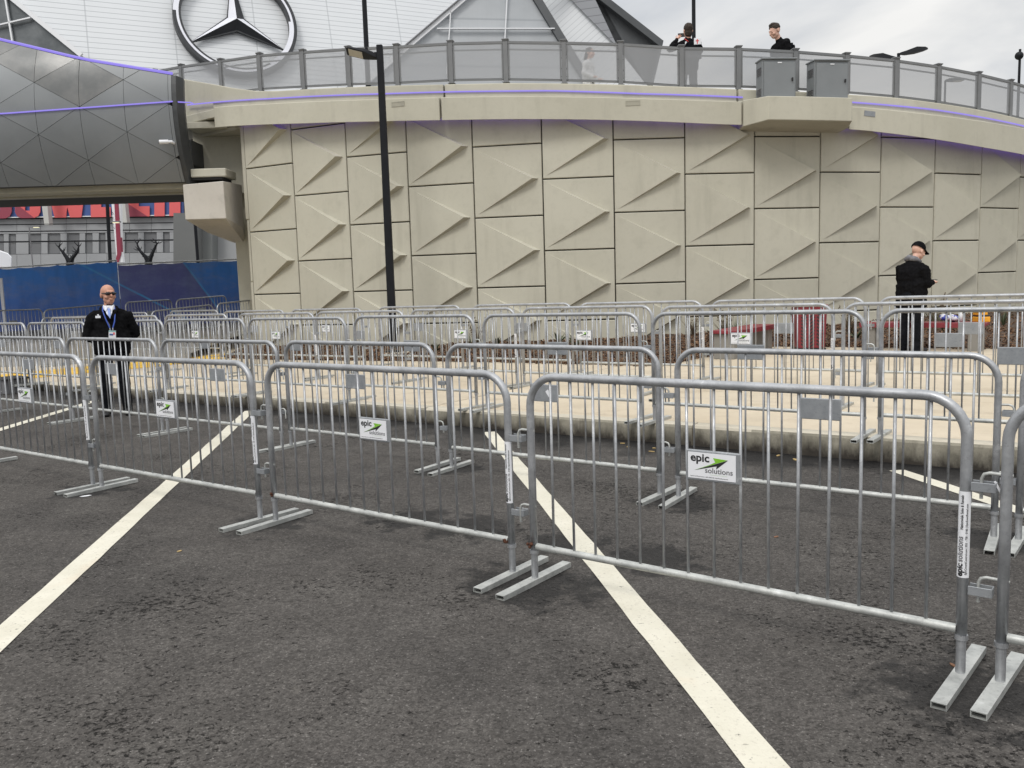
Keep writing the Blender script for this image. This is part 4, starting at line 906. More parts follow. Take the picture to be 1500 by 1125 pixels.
# ------------------------------------------------------------------ steel crowd barriers
BLEN, BH = 1.97, 1.092
def barrier_proto():
    t = thing('crowd_barrier', '', 'barrier')
    r = .15; rt = .0205; z1 = BH - rt; pts = [(0, 0, .17)]
    pts += [(0, 0, z1 - r - .3)]
    for i in range(9): a = pi - pi / 2 * i / 8; pts.append((r + r * math.cos(a), 0, z1 - r + r * math.sin(a)))
    pts.append((BLEN / 2, 0, z1))
    for i in range(9): a = pi / 2 - pi / 2 * i / 8; pts.append((BLEN - r + r * math.cos(a), 0, z1 - r + r * math.sin(a)))
    pts += [(BLEN, 0, z1 - r - .3), (BLEN, 0, .17)]
    bm = bmesh.new(); tube(bm, pts, rt * .97, 14); finish('frame', bm, M_GALV, t, smooth=True)
    bm = bmesh.new(); tube(bm, [(.018, 0, .195), (BLEN - .018, 0, .195)], .0175, 12); finish('bottom_rail', bm, M_GALVL, t, smooth=.9)
    bm = bmesh.new(); cyl(bm, (0, 0, .192), (0, 0, z1 - .01), .0068, .0068, 8)
    me = bpy.data.meshes.new('picket'); bm.to_mesh(me); bm.free(); me.materials.append(M_GALV)
    for p in me.polygons: p.use_smooth = len(p.vertices) == 4
    for k in range(15):
        o = link('picket', me, t); x = BLEN * (k + 1) / 16; o.location = (x, 0, 0)
    for x in (0, BLEN):
        bm = bmesh.new(); cyl(bm, (x, 0, .028), (x, 0, .175), .0175, .0175, 12); cyl(bm, (x, 0, .158), (x, 0, .176), .0235, .0235, 14); finish('leg', bm, M_GALV, t, smooth=.6)
    me = bpy.data.meshes.new('foot'); bm = bmesh.new(); w_, h_, l_, th = .0265, .027, .30, .0035
    rings = []
    for y in (-l_, l_): rings.append([(-w_, y, 0), (w_, y, 0), (w_, y, h_), (-w_, y, h_)])
    inn = []
    for y in (-l_, l_): inn.append([(-w_ + th, y, th), (w_ - th, y, th), (w_ - th, y, h_ - th), (-w_ + th, y, h_ - th)])
    O_ = [[bm.verts.new(p) for p in r_] for r_ in rings]; I_ = [[bm.verts.new(p) for p in r_] for r_ in inn]
    for k in range(4):
        k2 = (k + 1) % 4
        bm.faces.new((O_[0][k], O_[0][k2], O_[1][k2], O_[1][k])); bm.faces.new((I_[0][k], I_[1][k], I_[1][k2], I_[0][k2]))
        for s in (0, 1): bm.faces.new((O_[s][k], O_[s][k2], I_[s][k2], I_[s][k]))
    bmesh.ops.recalc_face_normals(bm, faces=bm.faces[:]); bm.to_mesh(me); bm.free(); me.materials.append(M_GALVL)
    for x in (0, BLEN): o = link('foot', me, t); o.location = (x, 0, .001)
    # hooks at the start post, sockets at the other
    for z in (.795, .405):
        bm = bmesh.new(); tube(bm, [(.02, 0, z), (-.055, 0, z + .002), (-.072, 0, z - .004), (-.08, 0, z - .02), (-.08, 0, z - .095)], .0065, 8); finish('hook', bm, M_GALVL, t, smooth=.9)
        bm = bmesh.new(); Lk = .078; zz = z - .048
        for s in (-1, 1): bx(bm, BLEN + .02 + Lk / 2, s * .021, zz, Lk, .004, .034)
        bx(bm, BLEN + .02 + Lk, 0, zz, .004, .046, .034); finish('socket', bm, M_GALVD, t, bevel=.0015)
    # sign plate between the middle pickets
    xp = BLEN / 2; zc = .712; W2, H2 = .127, .068
    bm = bmesh.new(); bx(bm, xp, 0, zc, 2 * W2, .018, 2 * H2); pl = finish('sign_plate', bm, M_GALVD, t, bevel=.004)
    pl['_sg'] = 1
    return t, pl
proto, plate = barrier_proto()
xp = BLEN / 2; zc = .712
# printed sticker on the plate
bm = bmesh.new(); bx(bm, xp - .005, -.0105, zc + .001, .222, .002, .116); stick = finish('sticker', bm, M_WHITE, plate)
MT = lambda x, z, s=1: Matrix.Translation((xp + x, -.0122, zc + z)) @ Matrix.Rotation(pi / 2, 4, 'X')
S_parts = [stick]
S_parts.append(textmesh('lettering', 'epic', .050, M_INK, plate, MT(-.104, .020), .0014, 1.1))
S_parts.append(textmesh('lettering', 'solutions', .033, M_INKG, plate, MT(-.036, -.028), .0006, 1.08))
S_parts.append(textmesh('lettering', 'innovating the industry', .0075, M_PALEG, plate, MT(-.010, -.037), 0, 1.1))
S_parts.append(textmesh('lettering', 'EpicCrowdControl.com | 855-738-0100 | EpicEventRental.com', .0065, M_INK, plate, MT(-.104, -.050), .0001, 1.06))
def flat(name, pts, mt):
    return mesh(name, [(xp + x, -.0121, zc + z) for x, z in pts], [tuple(range(len(pts)))], mt, plate)
S_parts.append(flat('arrow_print', [(-.085, -.020), (.010, .014), (-.005, .038), (.066, .036)][::1], M_GREEN))
bm = bmesh.new()
def fl(pts, mt, y=-.0121):
    return mesh('arrow_print', [(xp + x, y, zc + z) for x, z in pts], [tuple(range(len(pts)))], mt, plate)
bpy.data.objects.remove(S_parts.pop())
S_parts.append(fl([(-.087, -.022), (-.043, -.006), (.070, .036), (.002, .040), (.013, .022), (-.018, .006)][::1], M_GREEN))
S_parts.append(fl([(-.087, -.022), (.020, .005), (.016, -.010), (.072, .036), (-.03, -.002)][::1], M_INK, -.0124))
# tall sticker on the socket post
RS = .0212
bm = bmesh.new(); rings = []
for z in (.40, .725): rings.append([(BLEN + RS * math.sin(a), -RS * math.cos(a), z) for a in (math.radians(-74 + 148 * k / 8) for k in range(9))])
loft(bm, rings, close=False, caps=False); ps = finish('post_sticker', bm, M_WHITE, proto, smooth=True)
def post_text(s, size, ang, z, mt, bold=0, xs=1):
    o = textmesh('lettering', s, size, mt, ps, Matrix(), bold, xs)
    bm = bmesh.new(); bm.from_mesh(o.data)
    for k in range(-6, 22): bmesh.ops.bisect_plane(bm, geom=bm.verts[:] + bm.edges[:] + bm.faces[:], plane_co=(0, k * .002 + .0003, 0), plane_no=(0, 1, 0))
    bm.to_mesh(o.data); bm.free()
    for v in o.data.vertices:      # wrap the print round the tube, reading upwards
        x, y = v.co.x, v.co.y; a = math.radians(ang) - y / RS; rr_ = RS + .0006
        v.co = (BLEN + rr_ * math.sin(a), -rr_ * math.cos(a), z + x)
    return o
P_parts = [post_text('epic', .031, 0, .405, M_INK, .0012, .96), post_text('solutions', .029, 0, .459, M_INKG, .0007, .92), post_text('Nationwide Sales & Rentals', .0145, -2, .582, M_INK, .0003, .80), post_text('EpicCrowdControl.com | 855 - 738 - 0100 | EpicEventRental.com', .0105, 40, .412, M_INK, .0002, .96)]
for o in list(bpy.data.objects):
    if '_sg' in o: del o['_sg']

def copy_tree(o, parent=None, skip=()):
    c = o.copy(); COL.objects.link(c); c.parent = parent
    for ch in o.children:
        if ch in skip: continue
        copy_tree(ch, c, skip)
    return c
G_B = 'steel crowd barriers linked in queue rows'
used = [0]
def ordn(i): return ('first', 'second', 'third', 'fourth', 'fifth', 'sixth', 'seventh', 'eighth', 'ninth', 'tenth')[i]
def place(x, y, deg, zfun, label, flip=False, sign=True, gplate=True, psk=True, jit=True, zov=None):
    a = math.radians(deg) + (random.uniform(-.006, .006) if jit else 0)
    x2, y2 = x + BLEN * math.cos(a), y + BLEN * math.sin(a); z, z2 = (zfun(x, y), zfun(x2, y2)) if zov is None else zov
    skip = set()
    if not sign: skip |= set(S_parts)
    if not psk: skip |= {ps}
    if not gplate: skip |= {plate}
    o = copy_tree(proto, None, skip)
    wob = random.uniform(-.010, .010) if jit else random.uniform(-.003, .003)
    if flip: o.location = (x2, y2, z2); o.rotation_euler = (wob, math.atan2(z2 - z, BLEN), a + pi)
    else: o.location = (x, y, z); o.rotation_euler = (wob, -math.atan2(z2 - z, BLEN), a)
    for ch in o.children:
        if ch.name.startswith('foot'): ch.rotation_euler = (0, 0, random.uniform(-.07, .07))
        if ch.name.startswith('picket'): ch.rotation_euler = (random.uniform(-.003, .003), random.uniform(-.0035, .0035), 0)
    o['label'] = label; o['group'] = G_B; o['category'] = 'barrier'
    return o
def back(x, y, deg): a = math.radians(deg); return x - BLEN * math.cos(a), y - BLEN * math.sin(a)
M_RUST = noisy('rust', (.05, .02, .012), (.13, .05, .025), 60, .9, bump=.6)
def rust(o, at):
    bm = bmesh.new()
    for k in range(5): bmesh.ops.create_icosphere(bm, subdivisions=1, radius=random.uniform(.006, .012), matrix=Matrix.Translation(Vector(at) + Vector((random.uniform(-.012, .012), random.uniform(-.02, -.004), random.uniform(-.008, .01)))))
    finish('weld_rust', bm, M_RUST, o, smooth=True)
# nearest row on the asphalt
x, y = back(-3.44, 6.835, -35.5)
x00, y00 = back(x - .11, y + .08, -35.5)
rowA = [(x00, y00, -35.5), (x, y, -35.5), (-3.329, 6.753, -35.3), (-1.600, 5.553, -36.97), (.089, 4.257, -37.5), (1.758, 2.981, -38.5)]
labA = ['leftmost of the nearest row, only its right end before the yellow strip', 'barrier of the nearest row just left of the security guard',
        'barrier of the nearest row standing before the guard, white sign at its middle', 'barrier of the nearest row between the two painted lines, white sign reading epic solutions',
        'largest and nearest whole barrier, clear white epic solutions sign, crossing the right painted line', 'nearest barrier cut off by the right edge, only its left post and foot showing']
for (x, y, d), lb in zip(rowA, labA):
    if lb.startswith('leftmost'): continue
    o = place(x, y, d, za, 'steel ' + lb if not lb.startswith('largest') and not lb.startswith('nearest') else lb, jit=False)
    if lb.startswith('largest') or 'between' in lb: rust(o, (-.006, -.012, .205))
    if 'between' in lb: rust(o, (BLEN - .03, -.008, .19))
rowB = [(-7.30, 12.05, -35.5), (-5.64, 10.86, -35.5), (-3.94, 9.63, -35.4), (-2.253, 8.524, -36.45), (-.54, 7.214, -36.4), (1.162, 5.947, -36.1), (2.857, 4.72, -37)]
labB = ['steel barrier at the left edge in the row just short of the kerb', 'steel barrier just short of the kerb, crossing the legs of the guard', 'steel barrier just short of the kerb, right beside the guard',
        'barrier just short of the kerb between the painted lines, blank grey plate', 'steel barrier just short of the kerb, crossing the top of the right painted line',
        'widest barrier just short of the kerb, directly behind the largest front barrier', 'barrier just short of the kerb at the right edge, only its left post showing']
for (x, y, d), lb in zip(rowB, labB):
    o = place(x, y, d, za, lb, flip=True, sign=False, jit=False)
    if lb.endswith('top of the right painted line'):
        for ch in o.children:
            if ch.name.startswith('sign_plate'): box('torn_sticker', (0, 0, 0), (.03, .002, .055), M_WHITE, ch, M=Matrix.Translation((xp - .045, .0105, zc)) @ Matrix.Rotation(math.radians(38), 4, 'Y'))
rowC = [(-10.02, 16.05), (-8.34, 14.80), (-6.92, 14.22), (-5.32, 13.22), (-3.65, 11.97), (-2.0, 11.0), (-.29, 9.69), (1.40, 8.34), (3.10, 7.12), (4.75, 5.9)]
for i, (x, y) in enumerate(rowC):
    if i == 9: continue
    place(x, y, -36.5 if i != 2 else -35, zp, 'barrier on the plaza by the kerb, %s from left in that row' % ordn(i), flip=True, sign=False, psk=i % 3 != 0)
rowD = [(-10.1, 18.85), (-8.35, 17.66), (-6.65, 16.5), (-4.72, 14.93), (-3.17, 14.01), (-1.51, 13.02), (.17, 11.69), (1.76, 10.0), (3.42, 8.75)]
for i, (x, y) in enumerate(rowD): place(x, y, -36.5, zp, 'barrier mid plaza, %s from left of the second plaza row' % ordn(i), sign=i not in (0, 4, 8), psk=i % 2 == 1)
rowE = [(-10.2, 21.6), (-8.28, 20.9), (-5.95, 17.82), (-4.26, 16.69), (-2.4, 15.75), (-.62, 14.35), (1.05, 12.82), (2.70, 11.45), (4.38, 10.15)]
for i, (x, y) in enumerate(rowE):
    place(x, y, -36.5, lambda a, b: zp(a, b) + .0, 'barrier nearest the mulch bed, %s from left of the third plaza row' % ordn(i), sign=i % 3 == 0, psk=i % 2 == 0)
rowF = [(66, 454, 160, 446, 24), (184, 443, 251, 439, 24), (259, 439, 332, 433, 24), (224, 456, 314, 446, 21.6), (319, 445, 385, 438, 21.6), (60, 466, 134, 463, 21.6), (-30, 456, 61, 453, 23.4)]
for i, (x1, y1, x2, y2, D) in enumerate(rowF):
    A = atY(x1, y1, D); best = None
    for k in range(95):
        Bp = atY(x2, y2, D + .02 * k); er = abs((Bp - A).xy.length - BLEN)
        if best is None or er < best[0]: best = (er, Bp)
    Bp = best[1]; d = math.degrees(math.atan2(Bp.y - A.y, Bp.x - A.x))
    place(A.x, A.y, d, None, 'barrier %s the blue fabric fence, %s' % ('close before' if D > 23 else 'one lane out from', ('left of the guard', 'right beside the head of the guard', 'far back near the concrete wall', 'sloping up before the far ones', 'cut off by the concrete wall end', 'small one left of the guard', 'at the left edge of the photo')[i]), sign=False, psk=False, jit=False, zov=(A.z - BH + .02, Bp.z - BH + .02))
def rm(o):
    for c in list(o.children): rm(c)
    bpy.data.objects.remove(o)
rm(proto)

# ------------------------------------------------------------------ benches, bin, things on the plaza
def bench(a, b, label, dp=.42, h=.43):
    a = Vector((a[0], a[1], 0)); b = Vector((b[0], b[1], 0)); c = (a + b) / 2; L = (b - a).length; an = math.atan2(b.y - a.y, b.x - a.x)
    t = thing('bench', label, 'bench', (c.x, c.y, zp(c.x, c.y)), (0, 0, an), 'red topped benches by the mulch bed')
    box('seat', (0, 0, h + .02), (L, dp + .04, .055), M_RED, t, bevel=.008); box('seat_edge', (0, -dp / 2 - .012, h - .01), (L - .02, .02, .05), M_RED, t, bevel=.003)
    for x in (-L / 2 + .16, L / 2 - .16): box('support', (x, 0, h / 2 - .01), (.20, dp - .06, h), concrete('bench_concrete', (.20, .19, .175), (.26, .25, .23)), t, bevel=.01)
    return t
bench((6.25, 15.15), (7.82, 13.98), 'long red topped bench behind the man in the black cap, bag on it')
bench((3.55, 14.3), (4.75, 16.0), 'red topped bench seen end on, left of the red litter bin')
def litter_bin(loc):
    t = thing('litter_bin', 'dark red litter bin with a black zigzag pattern on the plaza', 'bin', loc, (0, 0, math.radians(-8)))
    H, w0, w1 = .80, .235, .265; bm = bmesh.new(); loft(bm, [[(-w_, -w_, z), (w_, -w_, z), (w_, w_, z), (-w_, w_, z)] for z, w_ in ((.03, w0), (H, w1))]); finish('body', bm, M_RED, t, bevel=.02)
    box('base', (0, 0, .02), (.5, .5, .05), M_INK, t); box('rim', (0, 0, H), (.56, .56, .04), M_RED, t, bevel=.015); box('opening', (0, 0, H + .026), (.3, .3, .01), M_INK, t)
    for c in range(3):
        for k in range(11):
            z = .09 + k * .06; x = (c - 1) * .135; bm = bmesh.new(); Mx = Matrix.Translation((x, -(w0 + (w1 - w0) * z / H) - .001, z)) @ Matrix.Rotation(math.radians(38 if c % 2 == 0 else -38), 4, 'Y')
            bx(bm, 0, 0, 0, (.12), .008, .026, M=Mx)
            for zc_ in (H - .05,): pass
            finish('slot', bm, M_INK, t)
    return t
litter_bin((5.42, 15.5, zp(5.4, 15.5)))
bz = zp(7, 14.6) + .48
def on(px, py, Y): p = atY(px, py, Y); return p
p = on(1388, 480, 14.35)
bm = bmesh.new()
for k in range(9):
    bmesh.ops.create_icosphere(bm, subdivisions=2, radius=.06, matrix=Matrix.Translation((random.uniform(-.12, .12), random.uniform(-.06, .06), .04 + random.uniform(0, .045))) @ Matrix.Diagonal((1.2, 1, random.uniform(.6, .9), 1)))
for v in bm.verts: v.co += v.normal * .015 * noise.noise(v.co * 30)
m = mat('printed_bag', (.05, .08, .4), .5); t_ = m.node_tree; pp = N(t_, 'ShaderNodeNewGeometry').outputs['Position']
t_.links.new(mixc(t_, rng(t_, tnoise(t_, pp, 14, 3), .48, .52), (.03, .05, .33), (.62, .62, .68)), t_.nodes['Principled BSDF'].inputs['Base Color'])
o = finish('carrier_bag', bm, m, smooth=True); o.location = (p.x, p.y, bz); tag(o, 'crumpled blue and white bag lying on the long red bench', 'bag')
p = on(1407, 474, 14.3); t = thing('water_bottle', 'small clear plastic bottle standing on the long red bench', 'bottle', (p.x, p.y, bz)); bm = bmesh.new(); tube(bm, [(0, 0, 0), (0, 0, .12), (0, 0, .15), (0, 0, .18)], [.032, .032, .016, .013], 12); finish('bottle_body', bm, mat('clear_plastic', (.75, .78, .8), .15), t, smooth=True); box('cap', (0, 0, .185), (.026, .026, .016), M_WHITE, t)
p = on(1437, 480, 14.2); t = thing('toy_truck', 'yellow and black plastic toy box stacked on the right bench end', 'toy', (p.x, p.y, bz - .01))
My = mat('yellow_plastic', (.78, .36, .02), .4); box('lower_box', (0, 0, .045), (.20, .2, .09), My, t, bevel=.01); box('middle_band', (0, 0, .1), (.18, .18, .03), M_INK, t); box('upper_box', (-.02, 0, .14), (.16, .18, .05), My, t, bevel=.01); box('top_band', (-.02, 0, .175), (.17, .18, .016), M_INK, t)
# dark crate left
p = onasph(16, 575); t = thing('black_crate', 'low black crate with a tan side by the kerb at the left edge', 'crate', (p.x, p.y, za(p.x, p.y)), (0, 0, CURB_A)); box('box_side', (-.42, 0, .1), (.36, .4, .2), noisy('tan_board', (.30, .19, .12), (.36, .24, .16), 4, .8), t, bevel=.01); box('body', (0, 0, .12), (.46, .4, .24), M_INKG, t, bevel=.01); box('lid', (.02, 0, .255), (.56, .46, .03), M_INK, t, bevel=.005)
# planted tufts in the bed
M_LEAF = noisy('dull_green_leaf', (.035, .05, .022), (.08, .10, .045), 7, .6); M_DRY = noisy('dry_stem', (.10, .075, .05), (.20, .155, .10), 9, .8)
def plant(px, depth, label, kind, s=1.0, seed=0):
    rnd = random.Random(seed); a = atY(px, 470, depth); z = bedz(a.x, depth) - .02
    t = thing('planted_tuft', label, 'plant', (a.x, depth, z), group='young plants in the mulch bed'); bm = bmesh.new()
    n = 16 if kind == 'agave' else 46
    for k in range(n):
        an = rnd.uniform(0, 2 * pi); L = s * rnd.uniform(.25, .42) * (1 if kind == 'agave' else 1.35); lean = rnd.uniform(.25, .95) if kind == 'agave' else rnd.uniform(.1, .6); w_ = (.022 if kind == 'agave' else .005) * s
        d = Vector((math.cos(an), math.sin(an), 0)); sd_ = Vector((-d.y, d.x, 0)); pts = []
        for q in range(5):
            f = q / 4; pts.append(d * (L * math.sin(lean) * f * (1 + .35 * f)) + Vector((0, 0, L * math.cos(lean) * (f - .18 * f * f))))
        ws = [.6, 1, .9, .55, .03]; prev_ = None
        for p_, ww in zip(pts, ws):
            c = (bm.verts.new(p_ - sd_ * w_ * ww), bm.verts.new(p_ + Vector((0, 0, -.25 * w_ * ww))), bm.verts.new(p_ + sd_ * w_ * ww))
            if prev_: bm.faces.new((prev_[0], prev_[1], c[1], c[0])); bm.faces.new((prev_[1], prev_[2], c[2], c[1]))
            prev_ = c
    finish('foliage', bm, M_LEAF if kind == 'agave' else (M_DRY if kind == 'dry' else M_LEAF), t)
    if kind == 'dry':
        bm = bmesh.new()
        for k in range(10):
            an = rnd.uniform(0, 6.28); L = s * rnd.uniform(.3, .6); tip = Vector((math.cos(an) * L * .35, math.sin(an) * L * .35, L)); tube(bm, [(0, 0, 0), tip * .5 + Vector((0, 0, .02)), tip], [.004, .003, .002], 4)
            for u in range(6):
                q = tip * rnd.uniform(.5, 1); bmesh.ops.create_icosphere(bm, subdivisions=1, radius=.012 * s, matrix=Matrix.Translation(q + Vector((rnd.uniform(-.03, .03), rnd.uniform(-.03, .03), 0))))
        finish('seed_heads', bm, M_DRY, t)
for i, (px, dp, kd, s, lb) in enumerate((
    (727, 18.2, 'agave', .75, 'small spiky green plant in the bed, left of the wall panel joint'), (817, 17.6, 'agave', 1.0, 'spiky green plant in the bed, left one of the close pair'),
    (842, 17.4, 'agave', 1.05, 'spiky green plant in the bed, right one of the close pair'), (690, 17.4, 'grass', .9, 'thin grass tuft in the bed seen between two barrier rows'),
    (636, 17.8, 'agave', .8, 'small spiky plant in the bed just right of the black lamp post'), (698, 18.4, 'dry', 1.2, 'tall dry stemmed shrub by the wall right of the lamp post'),
    (1015, 17.9, 'dry', 1.1, 'dry tuft against the wall left of the first bench'), (1062, 17.6, 'dry', 1.2, 'dense dry tuft above the first red bench'), (1078, 17.3, 'grass', 1.0, 'green tuft above the first red bench'),
    (1245, 17.2, 'dry', 1.2, 'dry tuft right of the red litter bin'), (1255, 16.2, 'agave', .9, 'low green plant at the left end of the long bench'), (1368, 17.2, 'dry', 1.35, 'large dry shrub right of the man in the cap'),
    (1383, 16.6, 'grass', 1.1, 'green grassy tuft above the blue and white bag'), (1470, 17.0, 'grass', .9, 'grass tuft in the mulch near the right edge'))): plant(px, dp, lb, kd, s, i)
# litter
def bit(name, px, py, s, mt, label, cat, rz=0, h=.004):
    p = onasph(px, py); bm = bmesh.new(); q = [Vector((s[0] * math.cos(a) * random.uniform(.7, 1.1), s[1] * math.sin(a) * random.uniform(.7, 1.1), 0)) for a in (k * pi / 3.5 for k in range(7))]
    prism(bm, q, (0, 0, h)); o = finish(name, bm, mt); o.location = (p.x, p.y, za(p.x, p.y) + .002); o.rotation_euler = (random.uniform(-.1, .1), random.uniform(-.1, .1), rz); tag(o, label, cat)
M_LF = mat('dry_leaf', (.42, .30, .13), .8); M_LF2 = mat('brown_leaf', (.22, .11, .06), .8)
bit('dry_leaf', 263, 808, (.018, .009), M_LF, 'small yellow leaf on the asphalt right of the left painted line', 'leaf', .6)
bit('paper_scrap', 125, 727, (.045, .018), M_WHITE, 'white paper scrap on the asphalt beside the left barrier feet', 'paper', .1, .002)
bit('dry_leaf', 1137, 787, (.02, .009), M_LF2, 'reddish dry leaf on the asphalt below the right barrier', 'leaf', .2)
bit('cigarette_end', 1430, 977, (.018, .004), M_WHITE, 'white cigarette end between the two nearest barrier feet', 'cigarette', .9, .007)
bit('dry_leaf', 1397, 976, (.008, .022), M_LF2, 'small brown leaf beside the nearest right barrier post', 'leaf', .2)
for i, (px, py) in enumerate(((912, 650), (920, 655), (958, 657), (955, 662), (1140, 668), (1165, 674))):
    bit('dry_leaf', px, py, (.03, .014), M_LF, ('first', 'second', 'third', 'fourth', 'fifth', 'rightmost')[(0, 1, 3, 2, 4, 5)[i]] + ' from the left dry leaf in the gutter by the kerb', 'leaf', i, .006)
for o in list(bpy.data.objects):
    if o.get('label', '').endswith('leaf in the gutter by the kerb'): o['group'] = 'dry leaves in the gutter'
# cable tie tag on the bracket
p = Vector((1.735, 3.0, .70)); bm = bmesh.new(); bx(bm, 0, 0, 0, .008, .002, .05, M=Matrix.Rotation(-.5, 4, 'Y')); o = finish('plastic_tag', bm, M_WHITE); o.location = p; tag(o, 'white plastic tag hanging from the upper barrier link at the right', 'tag')

# ------------------------------------------------------------------ people
def hullcap(bm, a, b, ra, rb, sub=2):
    t = bmesh.new()
    for p, r_ in ((a, ra), (b, rb)): bmesh.ops.create_icosphere(t, subdivisions=sub, radius=r_, matrix=Matrix.Translation(p))
    bmesh.ops.convex_hull(t, input=t.verts[:]); me = bpy.data.meshes.new('t'); t.to_mesh(me); t.free()
    bmm = bmesh.new(); bmm.from_mesh(me); bmesh.ops.delete(bmm, geom=[v for v in bmm.verts if not v.link_faces], context='VERTS'); bmm.to_mesh(me); bmm.free()
    bm.from_mesh(me); bpy.data.meshes.remove(me)
def ell(bm, c, r, M=None, sub=3):
    bmesh.ops.create_icosphere(bm, subdivisions=sub, radius=1, matrix=(M or Matrix()) @ Matrix.Translation(c) @ Matrix.Diagonal((*r, 1)))
def fuse(name, bm, mt, parent, vox=.012, smooth=4, wr=0, wsc=9, cut=None):
    me = bpy.data.meshes.new('t'); bm.to_mesh(me); bm.free(); o = bpy.data.objects.new('t', me); COL.objects.link(o)
    m = o.modifiers.new('r', 'REMESH'); m.mode = 'VOXEL'; m.voxel_size = vox; m2 = o.modifiers.new('s', 'SMOOTH'); m2.iterations = smooth; m2.factor = .5
    dg = bpy.context.evaluated_depsgraph_get(); me2 = bpy.data.meshes.new_from_object(o.evaluated_get(dg)); bpy.data.objects.remove(o); bpy.data.meshes.remove(me)
    me2.name = name; me2.materials.clear(); me2.materials.append(mt)
    if wr:
        nl = [v.normal.copy() for v in me2.vertices]
        for v, n_ in zip(me2.vertices, nl):
            c = v.co; v.co = c + n_ * wr * (noise.noise(Vector((c.x * wsc, c.y * wsc, c.z * wsc * 1.4))) + .5 * noise.noise(Vector((c.x * wsc * 2.3, c.y * wsc * 2.3, c.z * wsc * 3.5))))
    for p_ in me2.polygons: p_.use_smooth = True
    me2.materials.clear(); me2.materials.append(mt)
    return link(name, me2, parent)
V = Vector
def hand(bm, w_, d, up, s=1, curl=.5):
    d = V(d).normalized(); up = V(up).normalized(); side = d.cross(up).normalized(); w_ = V(w_)
    hullcap(bm, w_, w_ + d * .075 * s, .026 * s, .03 * s, 1)
    for k in range(4):
        r0 = w_ + d * .075 * s + side * (k - 1.5) * .018 * s; ln = (.036, .042, .04, .03)[k] * s; p1 = r0 + d * ln; p2 = p1 + (d * (1 - curl) - up * curl).normalized() * ln * .8
        hullcap(bm, r0, p1, .0095 * s, .009 * s, 1); hullcap(bm, p1, p2, .009 * s, .0075 * s, 1)
    t0 = w_ + d * .02 * s + side * .028 * s; t1 = t0 + (d + side).normalized() * .04 * s; hullcap(bm, t0, t1, .012 * s, .01 * s, 1); hullcap(bm, t1, t1 + d * .03 * s, .01 * s, .008 * s, 1)
